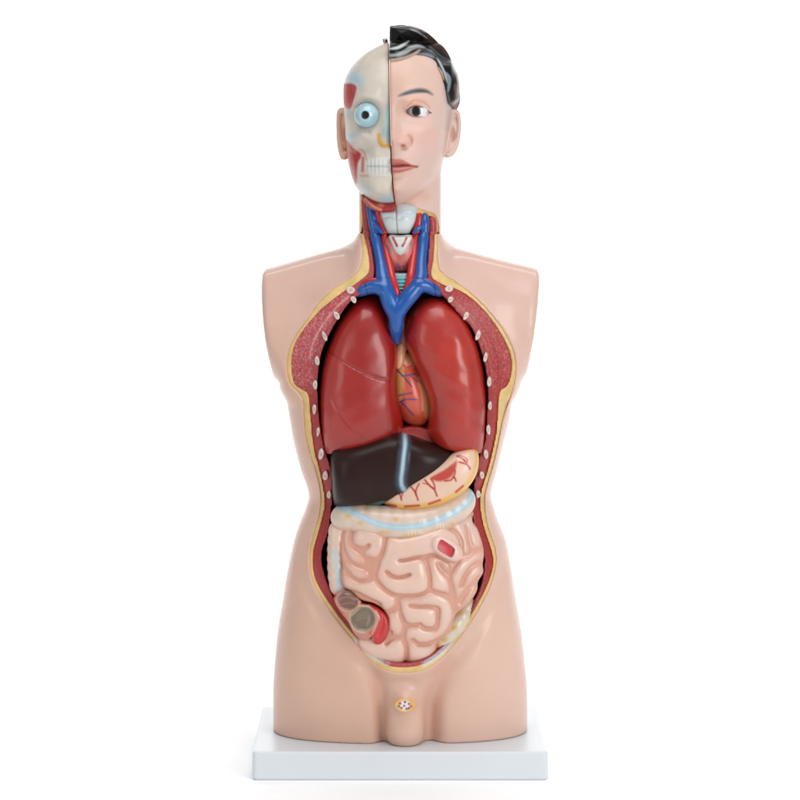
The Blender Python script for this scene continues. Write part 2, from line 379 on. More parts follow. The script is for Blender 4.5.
# fat layer
fat = np.maximum(np.maximum(F + 1.2, so - 1.2), np.maximum(-sf, g.Y - 33)); fat = np.maximum(fat, g.Z - ZNECK + 0.35)
v, q = iso(g, fat, 1)
p = Paint(v, (223, 188, 122)); p.noise(0.05, 12, 5)
WL = cr([(356, 640), (366, 650.5), (376, 658), (388, 663)], 4); WR = cr([(424, 664), (438, 655), (450, 643.5)], 4)
p.line(WL, 2.4, (206, 208, 206), 1.0, 0.9, False); p.line(WR, 2.4, (206, 210, 212), 1.0, 0.9, False)
p.poly([(366, 262), (372, 272), (350, 290), (325, 300), (340, 285), (360, 272)], (232, 200, 130), 2, 0.7)
mesh_obj('fat_layer', v, q, M_fat, torso, p.c)
# muscle layer
mus = np.maximum(np.maximum(F + 2.4, sf - 1.2), np.maximum(-si, g.Y - 33)); mus = np.maximum(mus, g.Z - ZNECK + 0.35)
v, q = iso(g, mus, 1)
p = Paint(v, (168, 44, 44)); 
p.mix(ss(400, 350, p.px) * ss(400, 380, p.py) * 0.75, (190, 78, 84))
rd = np.random.default_rng(3); fl = rd.random(len(v))
p.mix((fl < 0.2) * ss(400, 380, p.py) * ss(283, 300, p.py) * np.where(p.px < 400, 0.38, 0.18), (232, 190, 190)); p.mix((fl > 0.9) * ss(400, 380, p.py) * 0.4, (130, 24, 34))
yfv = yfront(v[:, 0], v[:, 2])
p.mix(ss(280, 262, p.py) * 0.5, (190, 66, 60))
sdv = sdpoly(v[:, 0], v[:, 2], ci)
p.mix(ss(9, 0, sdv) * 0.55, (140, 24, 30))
p.line([(349, 296), (336, 308), (322, 326), (313, 343), (310, 358)], 0.7, (226, 170, 165), 0.5, 0.7); p.line([(344, 306), (330, 325), (318, 345), (313, 370)], 0.6, (120, 20, 24), 0.6, 0.6)
p.line([(445, 292), (468, 310), (486, 332), (497, 358), (498, 386)], 0.8, (128, 22, 28), 0.8, 0.55)
p.line([(452, 297), (480, 332), (490, 362), (493, 390)], 0.5, (205, 120, 112), 0.5, 0.35)
# shadow in the cavity gap, painted black-brown onto its walls
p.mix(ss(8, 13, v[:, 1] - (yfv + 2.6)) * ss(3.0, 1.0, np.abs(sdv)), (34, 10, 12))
p.line(WL, 2.4, (200, 200, 204), 1.0, 0.7, False); p.line(WR, 2.4, (204, 206, 210), 1.0, 0.7, False); p.line([(386, 662), (404, 665), (422, 663)], 2.5, (196, 90, 96), 1, 0.6)
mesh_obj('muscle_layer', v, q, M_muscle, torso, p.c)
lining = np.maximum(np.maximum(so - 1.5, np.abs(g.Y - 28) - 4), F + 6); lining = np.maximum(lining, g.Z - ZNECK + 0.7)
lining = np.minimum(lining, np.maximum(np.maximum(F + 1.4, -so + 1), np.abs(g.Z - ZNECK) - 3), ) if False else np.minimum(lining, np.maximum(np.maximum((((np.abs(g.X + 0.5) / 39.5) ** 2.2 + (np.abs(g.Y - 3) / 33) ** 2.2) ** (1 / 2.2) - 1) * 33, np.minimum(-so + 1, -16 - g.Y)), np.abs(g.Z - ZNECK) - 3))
v, q = iso(g, lining, 1); p = Paint(v, (26, 12, 14)); p.mix(ss(300, 270, p.py), (120, 24, 26)); p.noise(0.1, 15, 4)  # gap shadow put into the near-black colour; neck end is dark red
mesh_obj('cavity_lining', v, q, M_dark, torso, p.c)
# cut ribs: one oval disc of bone each with its darker marrow
RIBS = [(351.5, 290, 4.4, 3.6, .2), (354.5, 299.5, 2.6, 4.0, -.6), (337.5, 315.5, 2.6, 4.2, -.5), (325.5, 336.5, 2.2, 4.6, -.4), (318, 361, 2.2, 5.0, -.15), (316, 385, 2.1, 5, 0), (315.2, 409.5, 2.2, 5.2, .05), (319, 432, 1.8, 4.4, .1), (322, 454.5, 2.5, 5.6, .15), (326.3, 476, 2.7, 5.2, .1), (330, 495, 2.1, 4.0, .1),
        (448, 288.5, 4.4, 3.6, -.2), (449.5, 299.5, 2.4, 3.6, .6), (465, 316, 2.6, 4.4, .5), (477, 335.5, 2.5, 4.8, .35), (484.5, 357.5, 2.2, 5, .2), (488.3, 382, 2.2, 5, .05), (489, 406, 2.1, 5, 0), (487.5, 430, 2.1, 5.2, -.1), (485, 454.5, 2.4, 5.2, -.15), (481, 475.5, 2.6, 4.8, -.2), (477.2, 494.5, 2.4, 4.6, -.1)]
for i, (rx, ry, a, b, rot) in enumerate(RIBS):
    dn = 1 if rx < 400 else -1; rx -= dn * 1.0
    pt = onfront([(rx, ry)] * 4)[0]; X0, Z0 = pt; Y0 = float(yfront(X0, Z0)) + (1.3 if ry > 303 else -1.0)
    e = 0.6; gx = float(yfront(X0 + e, Z0) - yfront(X0 - e, Z0)) / (2 * e); gz = float(yfront(X0, Z0 + e) - yfront(X0, Z0 - e)) / (2 * e)
    vs = []; cs = []; nr, na = 7, 20
    rr = np.random.default_rng(i + 5); a *= 0.85 + 0.25 * rr.random(); b *= 0.85 + 0.25 * rr.random()
    for k in range(nr):
        t = k / (nr - 1)
        for j in range(na):
            th = 2 * math.pi * j / na; rad = t * (1 + 0.05 * math.sin(3 * th + i))
            lx, lz = a * rad * math.cos(th), b * rad * math.sin(th)
            dx = lx * math.cos(rot) + lz * math.sin(rot); dz = -lx * math.sin(rot) + lz * math.cos(rot)
            vs.append((X0 + dx, Y0 + gx * dx + gz * dz - 1.3 * math.sqrt(max(0, 1 - t ** 4)) + (0.55 if t < 0.35 else 0) + (1.6 if t > 0.95 else 0), Z0 + dz))
            cs.append(lin((222, 206, 196)) * (0.92 + 0.1 * rr.random()) if t > 0.42 + 0.1 * math.sin(2 * th + i) else lin((206, 166, 156)))
    fs = [(k * na + j, k * na + (j + 1) % na, (k + 1) * na + (j + 1) % na, (k + 1) * na + j) for k in range(nr - 1) for j in range(na)]
    mesh_obj('cut_rib', vs, np.array(fs)[:, ::-1], M_bone, torso, np.array(cs))
# cut cross-section disc
def disc(name, cx, cy, Y, a, b, base, spots, parent, tilt=0.0, mat=M_organ):
    X0, Y0, Z0 = P3(cx, cy, Y); vs = []; nr, na = 14, 48
    for k in range(nr):
        t = k / (nr - 1)
        for j in range(na):
            th = 2 * math.pi * j / na; dx, dz = a * t * math.cos(th), b * t * math.sin(th)
            vs.append((X0 + dx, Y0 + tilt * dz + (1.5 if t > 0.97 else 0) - 0.5 * (1 - t * t), Z0 + dz))
    fs = [(k * na + j, k * na + (j + 1) % na, (k + 1) * na + (j + 1) % na, (k + 1) * na + j) for k in range(nr - 1) for j in range(na)]
    v = np.array(vs); p = Paint(v, base)
    for (sx, sy, r, c) in spots: p.blob(cx + sx, cy + sy, r, r, c, 0.4)
    return mesh_obj(name, v, np.array(fs)[:, ::-1], mat, parent, p.c)
sp = [(0, 0, 5.2, (236, 224, 214))] + [(x, y, 1.2, c) for x, y, c in [(-5, -2, (176, 40, 50)), (-3.5, 2.5, (180, 50, 60)), (0, -3.5, (60, 80, 150)), (1.5, 3.4, (176, 40, 50)), (4, -1.5, (180, 40, 50)), (3.8, 2.6, (60, 80, 150)), (-0.8, 0.4, (110, 120, 150)), (-6, 0.8, (60, 90, 150)), (6, 0.8, (180, 60, 60))]]
disc('cut_section', 405, 705.5, -85.0, 10.4, 6.4, (226, 176, 96), sp, torso, 0.30)

# ================================================================== NECK ORGANS
def yb(py): return -float(row(py, 3))
def obj_iso(name, g, f, mat, parent, col_fn, sm=2, origin=None):
    v, q = iso(g, f, sm)
    return mesh_obj(name, v, q, mat, parent, col_fn(v), origin=origin if origin is not None else (0, 0, 0))
def tubes(name, plist, mat, parent, col, h=0.8, k=1.5, fy=1.0, paint=None, cut=None):
    chains = [path(pl, 5) for pl in plist]; A = np.concatenate([c[0] for c in chains]); R = max(c[1].max() for c in chains) + 4
    lo = A.min(0) - R; hi = A.max(0) + R; g = Grid(lo[0], hi[0], lo[1], hi[1], lo[2], hi[2], h); f = g.full()
    for a, r in chains: tube(g, f, a, r, fy, k)
    if cut: f = cut(g, f)
    v, q = iso(g, f, 2); p = Paint(v, col)
    if paint: paint(p)
    return mesh_obj(name, v, q, mat, parent, p.c)
def dy(py, o): return yb(py) + o
SEAM = [(234.5, 0.6), (277, 0.6)]
def seamcut(g, f):
    for py, hw in SEAM:
        z = float(W(0, py, yb(py))[1]); f = np.maximum(f, -(np.abs(g.Z - z) - hw * 0.5) * 1.0) if True else f
    return f
for pl in ([(368, 234.5), (371, 250), (372.5, 264), (370, 276)], [(432, 234.5), (431.5, 250), (430.5, 262), (431, 276)]):
    tubes('neck_muscle', [[(x, y, dy(y, 12), 5.2) for x, y in pl]], M_muscle, torso, (182, 62, 56), 0.8)

vess = thing('great_vessels', 'blue Y shaped veins with red arteries running down the neck between the lungs', 'blood vessels', P3(397, 330, -55))
BL = (8, 84, 164); RD = (198, 34, 34)
tubes('blue_vein', [
    [(375, 235, dy(235, 3), 4.2), (378, 250, dy(250, 3), 4.3), (381, 265, dy(265, 3), 4.6), (383, 279, dy(279, 2), 6.0), (386, 291, -63, 6.8), (391, 304, -65, 7.4), (396, 316, -65, 6.6), (396, 328, -63, 5.4), (396, 340, -50, 4.4)],
    [(423.5, 235, dy(235, 3), 4.4), (422.5, 250, dy(250, 3), 4.6), (421, 265, dy(265, 3), 4.8), (420.5, 279, dy(279, 2), 5.8), (415, 290, -63, 6.4), (406, 300, -66, 6.8), (398, 312, -66, 6.4)],
    [(356, 293.5, -54, 3), (364, 290, -58, 4.4), (374, 287, -61, 5.2), (384, 289, -63, 6.0)],
    [(442, 293, -54, 3), (434, 290, -58, 4.2), (426, 286, -61, 5.0), (418, 285, -62, 5.8)]], M_vessel, vess, BL, 0.8, 3.0,
    paint=lambda p: (p.line([(381, 262), (384, 285), (391, 303)], 1.4, (70, 140, 200), 1.5, 0.35), p.line([(365, 283), (368, 296)], 0.5, (8, 20, 50), 0.4), p.line([(434, 284), (436, 296)], 0.5, (8, 20, 50), 0.4), p.line([(370, 278), (430, 278)], 0.4, (10, 30, 80), 0.3, 0.7)))
tubes('red_artery', [[(384, 235, dy(235, 4), 3.4), (386, 250, dy(250, 4), 3.6), (389, 264, dy(264, 3), 3.6), (392, 278, dy(278, 2), 3.8), (396, 292, -61, 3.8), (399, 306, -60, 3.4)]], M_vessel, vess, RD, 0.8)
tubes('red_artery', [[(415.5, 235, dy(235, 4), 3.4), (414.5, 250, dy(250, 4), 3.6), (412.5, 264, dy(264, 3), 3.8), (410.5, 278, dy(278, 2), 4), (407, 292, -60, 3.8), (402, 304, -58, 3.4)]], M_vessel, vess, RD, 0.8)
tubes('small_red_artery', [[(355, 290, -53, 1.8), (361, 285.5, -56, 2.4), (369, 281.5, -57, 2.6), (378, 280, -58, 2.4)]], M_vessel, vess, (178, 30, 34), 0.7)
tubes('small_red_artery', [[(444, 290.5, -53, 1.8), (439, 285.5, -56, 2.4), (431, 281.5, -57, 2.6), (424, 280, -58, 2.4)]], M_vessel, vess, (178, 30, 34), 0.7)

# throat block below the seam: thyroid, cartilage, windpipe
throat = thing('throat_block', 'pink thyroid with pale cartilage wedge and ringed turquoise windpipe in the lower neck', 'throat model', P3(401, 308, -45))
def inflated(name, poly, yc, T, mat, parent, base, h=0.8, R=None, paint=None, relief=None, back=6, n=4, edge=2.0, origin=None, pad=5, ext=None):
    a = cr(poly, n, True); l, r = a[:, 0].min() - 2, a[:, 0].max() + 2; t, b = a[:, 1].min() - 2, a[:, 1].max() + 2
    g = Grid.px(l, r, t, b, yc - T * 1.1 - 8, yc + back + 4, h, pad)
    x, z = W(a[:, 0], a[:, 1], yc); pw = np.stack([x, z], 1)
    sd = sdpoly(g.X2, g.Z2, pw)
    if ext is not None:     # the swelling runs on past a cut edge, which then stays crisp
        e2 = cr(ext, n, True); x2, z2 = W(e2[:, 0], e2[:, 1], yc); u = inflate((sdpoly(g.X2, g.Z2, np.stack([x2, z2], 1)) < edge), h)
    else: u = inflate(sd < edge, h)
    u = u / u.max() * T
    if R: u = T * np.tanh(u / (T * R)) / math.tanh(1 / R)
    if relief is not None:
        s = 1 + (yc - T * 0.8) / FD; PX, PY = np.broadcast_arrays(400 + g.X2 / s, EY + (HC - g.Z2) / s)
        u = u + relief(PX, PY)
    f = smax((yc - g.two(u)) - g.Y, g.Y - yc - back, 2.0)
    gr = np.gradient(u, h); den = np.sqrt(1 + np.minimum(gr[0] ** 2 + gr[1] ** 2, 4))
    f = np.where(g.Y < yc, f / g.two(den), f)
    f = smax(f, g.two(sd), 2.5)
    v, q = iso(g, f, 2); p = Paint(v, base)
    if paint: paint(p)
    return mesh_obj(name, v, q, mat, parent, p.c, origin=origin or (0, 0, 0))
inflated('thyroid', [(385, 238), (400, 236), (414, 238), (414, 250), (411, 264), (407, 272), (393, 272), (389, 262), (386, 250)], -34, 14, M_organ, throat, (205, 100, 92), 0.7,
         paint=lambda p: (p.noise(0.08, 4, 2), p.line([(387, 245), (390, 256), (388, 262)], 0.5, (90, 80, 130), 0.5, .6), p.line([(411, 243), (408, 256), (410, 262)], 0.5, (90, 80, 130), 0.5, .6), p.line([(398, 264), (400, 269), (399, 272)], 0.8, (40, 70, 140), 0.6, .8), p.line([(396, 268), (404, 266)], 0.6, (50, 70, 130), 0.5, .6), p.blob(393, 258, 3, 8, (226, 150, 138), .8, .7), p.blob(409, 254, 2.5, 9, (226, 150, 138), .8, .7)))
inflated('cartilage', [(389, 235.5), (400, 235.5), (412, 235.5), (409.5, 244), (406, 252), (402, 256.5), (399, 256.5), (394, 251), (391, 243)], -42, 9, M_organ, throat, (214, 220, 214), 0.6,
         paint=lambda p: (p.line([(393, 238), (395, 242), (397, 246)], 1.2, (178, 40, 40), .6), p.line([(406.5, 238), (405, 242), (402.5, 246)], 1.2, (178, 40, 40), .6), p.line([(391, 236.5), (411, 236.5)], 0.6, (120, 60, 50), .4, .5)))
def wp_relief(PX, PY): return 0.9 * np.sin(PY * 2 * math.pi / 3.6)
inflated('windpipe', [(393, 274), (401, 273), (408, 274), (408, 284), (407, 295), (404, 306), (401, 309), (397, 300), (394, 286)], -50, 9, M_organ, throat, (96, 188, 194), 0.6, relief=wp_relief,
         paint=lambda p: (p.mix(0.5 * (np.sin(p.py * 2 * math.pi / 3.6) < -0.3), (60, 140, 155)), p.line([(392, 275), (409, 275)], 1.2, (196, 190, 196), .6)))

# ================================================================== HEAD
head = thing('head_model', 'glossy head split down the middle into bare skull half and black haired face half', 'head model', P3(399, 234, 0))
HR = np.array([  # py, left, right, front, back
 (42.5, 389, 407, 12, 14), (45, 381, 415, 26, 30), (50.6, 370.5, 426, 40, 44), (58, 360.5, 436, 49, 56), (69, 351, 446, 57.5, 66), (83, 344.8, 450.5, 64, 72), (98, 344, 452, 66, 75), (112, 345, 451, 64.5, 75), (128, 346, 449, 65, 70),
 (144, 347, 446.5, 66, 62), (158, 348.5, 444, 66.5, 54), (170, 351, 440.5, 66, 46), (180, 354, 437, 65, 40), (189, 358.5, 431, 63, 36), (197, 365, 421.5, 56, 34), (203, 373, 412, 46, 30), (208, 383, 403, 32, 20)], float)
HRC = cr(HR, 5); HRC = HRC[np.argsort(HRC[:, 0])]
def head_field(g, rows, disp, n=2.25, skew=7.0):
    py = z2py(g.z); f = lambda k: np.interp(py, rows[:, 0], rows[:, k])
    xl, xr = f(1) - 400, f(2) - 400; df, db = f(3), f(4)
    out = np.maximum(rows[0, 0] - py, py - rows[-1, 0])
    XX = g.X + skew * np.clip(-g.Y / 65, 0, 1.2).astype(np.float32)
    YY = g.Y + g.two(disp) * ss(-8, -30, g.Y).astype(np.float32)
    D = np.where(YY < 0, df[None, None, :], db[None, None, :])
    hw = (xr - xl) / 2; xc = (xl + xr) / 2
    F = (((np.abs(XX - xc[None, None, :]) / hw[None, None, :]) ** n + (np.abs(YY) / D) ** n) ** (1 / n) - 1) * np.minimum(hw, df)[None, None, :]
    return np.maximum(F, out[None, None, :]).astype(np.float32)
def G2(PX, PY, cx, cy, sx, sy, a, rot=0):
    c, s = math.cos(rot), math.sin(rot); dx, dy_ = PX - cx, PY - cy
    return a * np.exp(-(((dx * c + dy_ * s) / sx) ** 2 + ((-dx * s + dy_ * c) / sy) ** 2))
SPLIT_Y = np.array([20, 60, 110, 140, 165, 185, 210, 240.]); SPLIT_X = np.array([389.3, 389.3, 390, 390.8, 391.8, 393.2, 395.6, 398.])
g = Grid.px(334, 464, 22, 240, -100, 82, 0.72)
sF = 1 - 66 / FD; PX, PY = np.broadcast_arrays(400 + g.X2 / sF, EY + (HC - g.Z2) / sF); PX = PX.copy(); PY = PY.copy()
EYE = [(406.6, 111.8), (409.8, 108.6), (414.5, 106.6), (419, 106.9), (423.5, 109), (428.4, 112.6), (423.6, 114.9), (418.5, 116.2), (413.2, 115.9), (409.4, 114.3)]
# face relief
d = np.zeros_like(PX)
d += G2(PX, PY, 392, 116, 6, 14, 4) + G2(PX, PY, 392, 130, 6, 10, 6) + G2(PX, PY, 392.5, 140, 6.0, 6.0, 13)   # nose
d += G2(PX, PY, 403, 142.3, 4.6, 4.2, 7.0) - 2.4 * np.exp(-(dline(PX, PY, cr([(408.5, 136), (411, 141), (409.5, 146.5), (405, 149)], 4)) / 1.3) ** 2) + G2(PX, PY, 403, 147.5, 2.6, 1.6, -4.5) + G2(PX, PY, 411, 141, 2.4, 6, -1.6)
d += G2(PX, PY, 412, 101, 14, 4.5, 2.2, 0.05) + G2(PX, PY, 415, 111, 13, 9, -4.5) + G2(PX, PY, 401.5, 110, 4.5, 7, -3.5)
d += G2(PX, PY, 416.5, 111.5, 10, 6.5, 4.4) + G2(PX, PY, 417, 120, 9, 2.2, -1.0)
d += 1.1 * np.exp(-(dline(PX, PY, cr([(406, 109), (411, 104), (418, 102.6), (425, 105.2), (431, 110.6)], 4)) / 1.6) ** 2) - 1.4 * np.exp(-(dline(PX, PY, cr([(407, 106), (412, 101.6), (418, 100.4), (425, 102.6), (431, 107)], 4)) / 1.1) ** 2)
d += G2(PX, PY, 429, 130, 12, 9, 4.5) + G2(PX, PY, 433, 165, 10, 16, -1.5)
up = [(391, 161.5), (397, 161.2), (404, 162.6), (411, 165)]; lo = [(391, 170), (398, 169.6), (405, 168.6), (411, 167.6)]; ml = [(390, 166), (397, 166.2), (404, 165.4), (411, 166), (417.5, 166.8)]
d += 3.4 * np.exp(-(dline(PX, PY, cr(up, 4)) / 2.6) ** 2) + 3.6 * np.exp(-(dline(PX, PY, cr(lo, 4)) / 2.8) ** 2) - 3.0 * np.exp(-(dline(PX, PY, cr(ml, 4)) / 1.1) ** 2)
d += G2(PX, PY, 396, 165, 15, 11, 2.4) + G2(PX, PY, 418.5, 167, 2.4, 3, -1.6) + G2(PX, PY, 396, 177, 10, 3.2, -2.8) + G2(PX, PY, 396, 190, 10, 7.5, 5.2) + G2(PX, PY, 392, 153, 1.8, 4.5, -1.2)
Ff = head_field(g, HRC, d)
spl = (np.interp(z2py(g.z), SPLIT_Y, SPLIT_X) - 400)[None, None, :]
# upper neck column under the head
nk = np.maximum((((np.abs(g.X + 0.5) / 41.5) ** 2.2 + (np.abs(g.Y - 3) / 37.5) ** 2.2) ** (1 / 2.2) - 1) * 37.5, np.maximum(ZNECK + 0.1 - g.Z, g.Z - float(W(0, 150, 0)[1])))
opn = onfront([(395, 150), (358, 150), (358, 205), (358, 221), (361, 240), (398, 245), (435.6, 240), (436, 217), (426, 211.3), (414, 208), (404, 207)], 4)
so = g.two(sdpoly(g.X2, g.Z2, opn)); 
neck = smax(nk, -np.maximum(so, g.Y - 10), 1.2)
# face half
face = smax(Ff, spl + 0.35 - g.X, 1.0)
face = smin(face, np.where(g.X > 5, neck, 50).astype(np.float32), 3)
# right ear
ea, er = path([(447, 116, 2, 3), (452, 111, 4, 2.6), (457.2, 113, 6, 2.6), (458.8, 122, 7, 2.4), (458.4, 134, 7, 2.5), (456, 144, 6, 3), (451.5, 152, 3, 3.8), (447.5, 155, 0, 3)], 5)
ear = g.full(); tube(g, ear, ea, er, 1.3)
ep, epr = path([(454.5, 114.5, 9, 4), (450, 113, 8, 5), (446, 116, 6, 5), (450, 122, 7, 5), (451, 132, 8, 5), (449, 146, 5, 5), (446, 152, 3, 4)], 4); tube(g, ear, ep, epr, 0.9, 2)
c2, c2r = path([(452, 127, 1, 2.4), (453.5, 134, 2, 3), (452, 140, 2, 2.2)], 4); dent = g.full(); tube(g, dent, c2, c2r, 1.2)
ear = smax(ear, -dent, 1.5)
face = smin(face, ear, 2.2)
# eye opening
def fdepth(g, f, px, py):
    x, z = W(px, py, -60); i = int(round((float(x) - g.o[0]) / g.h)); k = int(round((float(z) - g.o[2]) / g.h)); c = f[i, :, k]
    return float(g.y[np.argmax(c < 0)])
YE = fdepth(g, face, 416.6, 111.5)
sEye = g.two(sdpoly(g.X2, g.Z2, polyW(EYE, -64)))
face = smax(face, -np.maximum(sEye, g.Y + 50), 0.7)
v, q = iso(g, face, 1)
SK = (222, 188, 173)
def face_paint(v):
    p = Paint(v, SK); p.mix(ss(392, 440, p.px) * 0.6, (228, 198, 187))
    p.blob(424, 136, 13, 13, (238, 184, 168), 0.8, 0.5); p.blob(402, 140, 9, 8, (236, 180, 164), 0.8, 0.4); p.blob(397, 82, 9, 20, (210, 164, 142), 0.8, 0.55); p.blob(415, 76, 22, 22, (222, 186, 168), 0.8, 0.6)
    p.mix(ss(4.0, 0.5, np.abs(p.px - np.interp(p.py, SPLIT_Y, SPLIT_X))) * 0.6, (196, 142, 112))
    p.blob(393, 195, 5, 14, (220, 160, 132), 0.8, .5); p.line([(398, 205), (410, 203), (425, 196)], 5, (226, 170, 148), 5, .5)
    p.stroke([(398, 96.2), (405, 93.6), (412, 91.6), (420, 90.5), (427, 91.4), (433, 95)], 2.6, (92, 98, 104), 1.5, 0.9)
    p.stroke([(403, 94.4), (410, 92.2), (418, 90.9), (428, 91.8)], 1.4, (46, 50, 56), 0.9, 0.8)
    p.line([(407, 106.5), (412, 102.5), (418, 101.2), (425, 103.5), (430, 108)], 0.8, (206, 140, 116), 1.0, .6)
    p.blob(414, 101, 12, 4, (228, 166, 140), .8, .4)
    e = np.array(EYE)
    ed = sdpoly(p.px, p.py, cr(EYE, 4, True)); upm = ss(112.4, 110, p.py)
    p.mix(ss(2.0, 0.4, ed) * upm, (44, 22, 20)); p.mix(ss(1.3, 0.2, ed) * (1 - upm), (120, 48, 40)); p.mix(ss(2.6, 1.0, ed) * 0.4, (170, 90, 72))
    p.line([(427, 111), (431, 113)], 0.7, (110, 60, 54), .6)
    p.poly([(388, 159.6), (396, 159.3), (401, 159.4), (406, 161.6), (412, 164.6), (417.6, 166.8), (412, 169), (406, 171), (400, 172.6), (394, 173.2), (388, 173)], (190, 108, 96), 1.1)
    p.poly([(393, 167.2), (404, 166.6), (415, 167), (406, 169.4), (398, 170.4)], (214, 140, 134), .8, .5)
    p.line(ml, 0.6, (130, 44, 42), 0.6, .8)
    p.blob(403.4, 145.6, 2.6, 1.7, (176, 96, 74), .5, .8)
    p.line([(446, 88), (448, 102), (448.5, 116), (447, 128)], 2.6, (160, 164, 162), 2.2, .55)
    p.blob(453, 134, 2.8, 6.5, (196, 158, 136), .4, .9); p.line([(447, 112), (446.5, 130), (445, 150)], .6, (224, 170, 150), .8, .5)
    p.mix((p.py > 207) * ss(436, 441, p.px) * 0, (0, 0, 0))
    return p.c
facepart = mesh_obj('face_half', v, q, M_face, head, face_paint(v))
# eye in face half
g2 = Grid.px(400, 436, 98, 124, -72, -30, 0.4, 2)
c = P3(416.6, 111.5, YE + 1.3 + 13.0)
v, q = iso(g2, np.sqrt((g2.X - c[0]) ** 2 + ((g2.Y - c[1]) * 1.0) ** 2 + (g2.Z - c[2]) ** 2) - 13.0, 1)
p = Paint(v, (226, 232, 236)); p.blob(406.5, 111.8, 1.2, 2, (214, 150, 140), .8, .6); p.blob(428, 112.8, 2, 2, (214, 150, 140), .8, .6); p.blob(416.3, 111.3, 4.7, 5.0, (40, 18, 14), 0.15); p.blob(416.3, 111.3, 2.4, 2.4, (6, 4, 4), .2)
mesh_obj('eyeball', v, q, M_eye, facepart, p.c)

# hair
HH = np.array([(24.5, 388, 404, 8, 10), (26, 380, 413, 22, 24), (30, 370, 423, 36, 40), (36, 362, 433, 48, 52), (44, 352, 441.5, 58, 62), (54, 345, 449, 65, 70), (66, 340, 455, 69, 76), (80, 338, 459.2, 71, 80), (94, 338, 460.6, 72, 82), (104, 340, 460, 70, 82), (111, 343, 456, 66, 80), (118, 346, 444, 60, 78), (150, 350, 440, 50, 66), (175, 352, 437, 40, 50)], float)
HHC = cr(HH, 5); HHC = HHC[np.argsort(HHC[:, 0])]
g3 = Grid.px(386, 464, 20, 176, -90, 86, 0.75)
PXh, PYh = np.broadcast_arrays(400 + g3.X2 / sF, EY + (HC - g3.Z2) / sF)
rr_ = np.sqrt((PXh - 394) ** 2 + ((PYh - 108) * 0.95) ** 2); ang = np.arctan2(PXh - 394, 108 - PYh)
ph = rr_ / 8.5 * 2 * math.pi + 2.0 * np.sin(ang * 3.1 + 0.5) + 1.2 * np.sin(ang * 7 + rr_ * 0.08)
dh = (1.3 * np.sin(ph) + 0.7 * np.sin(ph * 1.7 + 1)) * (0.6 + 0.4 * np.sin(ang * 2.3 + rr_ * .15))
dh += 3.0 * np.exp(-(dline(PXh, PYh, cr([(388, 56), (400, 52), (412, 46), (424, 45), (432, 50)], 4)) / 3.5) ** 2) - 2.0 * np.exp(-(dline(PXh, PYh, cr([(388, 50), (400, 46), (410, 40), (424, 38)], 4)) / 1.6) ** 2)
Fh = head_field(g3, HHC, dh, 2.15, 5.0) + g3.two(0.8 * np.sin(ang * 11 + rr_ * 0.25) * np.sin(ang * 4.3 + 1) + 0.5 * np.sin(ang * 23 + rr_ * .5))
hl = polyW([(380, 10), (380, 60.5), (389, 61.5), (396, 61), (403, 59.5), (410, 57), (415, 54.5), (419, 54.5), (425, 55.2), (430, 56.6), (434, 58.5), (437, 62), (438.5, 68), (442, 75), (443.4, 80), (445.5, 86), (447, 94), (448.5, 102), (450.5, 105), (456, 108), (475, 109), (475, 10)], -55, 3)
sh2 = g3.two(sdpoly(g3.X2, g3.Z2, hl))
Fb = head_field(g3, HRC, np.zeros_like(dh), 2.25, 7.0)
thick = 0.9 + np.clip(-sh2, 0, 30) * 0.75
Fh = np.where(g3.Y < 17, smax(Fh, Fb - thick - ss(-2, 20, g3.Y) * 20, 2.0), Fh)
Fh = np.where(g3.Y < 17, smax(Fh, sh2 - ss(0, 16, g3.Y) * 60, 1.0), Fh)
spl3 = (np.interp(z2py(g3.z), SPLIT_Y, SPLIT_X) - 400)[None, None, :]
Fh = smax(Fh, spl3 + 0.1 - g3.X, 2.4)
v, q = iso(g3, Fh, 1)
p = Paint(v, (12, 10, 11))
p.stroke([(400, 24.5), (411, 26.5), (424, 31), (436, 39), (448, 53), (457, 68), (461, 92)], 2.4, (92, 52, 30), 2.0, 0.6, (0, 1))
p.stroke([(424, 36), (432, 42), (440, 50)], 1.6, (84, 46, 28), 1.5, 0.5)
WS = (206, 210, 210)  # grey-white strokes below: highlights on the locks, painted into the colour
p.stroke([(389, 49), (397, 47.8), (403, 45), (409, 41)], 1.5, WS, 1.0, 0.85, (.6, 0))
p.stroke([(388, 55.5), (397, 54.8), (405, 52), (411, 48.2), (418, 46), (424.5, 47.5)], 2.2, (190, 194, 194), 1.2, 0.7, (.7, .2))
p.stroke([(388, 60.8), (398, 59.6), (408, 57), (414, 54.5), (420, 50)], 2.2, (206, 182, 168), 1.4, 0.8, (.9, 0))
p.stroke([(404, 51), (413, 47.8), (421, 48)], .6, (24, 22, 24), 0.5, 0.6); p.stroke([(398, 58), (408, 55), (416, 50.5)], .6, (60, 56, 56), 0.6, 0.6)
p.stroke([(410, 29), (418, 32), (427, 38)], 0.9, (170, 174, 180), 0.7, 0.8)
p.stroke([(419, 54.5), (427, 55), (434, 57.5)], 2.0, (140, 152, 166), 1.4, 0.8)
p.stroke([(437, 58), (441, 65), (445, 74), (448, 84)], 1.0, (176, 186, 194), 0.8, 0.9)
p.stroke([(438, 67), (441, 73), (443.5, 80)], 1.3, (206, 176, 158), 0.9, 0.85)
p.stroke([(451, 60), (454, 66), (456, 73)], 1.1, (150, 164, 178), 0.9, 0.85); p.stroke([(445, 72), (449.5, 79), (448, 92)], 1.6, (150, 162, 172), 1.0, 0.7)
p.stroke([(455, 84), (456.5, 94), (456, 108)], 1.8, (140, 112, 96), 1.6, .6); p.mix(ss(98, 110, p.py) * ss(449, 454, p.px) * 0.6, (176, 148, 132)); p.stroke([(446, 90), (448.5, 100), (448.8, 112)], 1.4, (104, 104, 106), 1.2, .7)
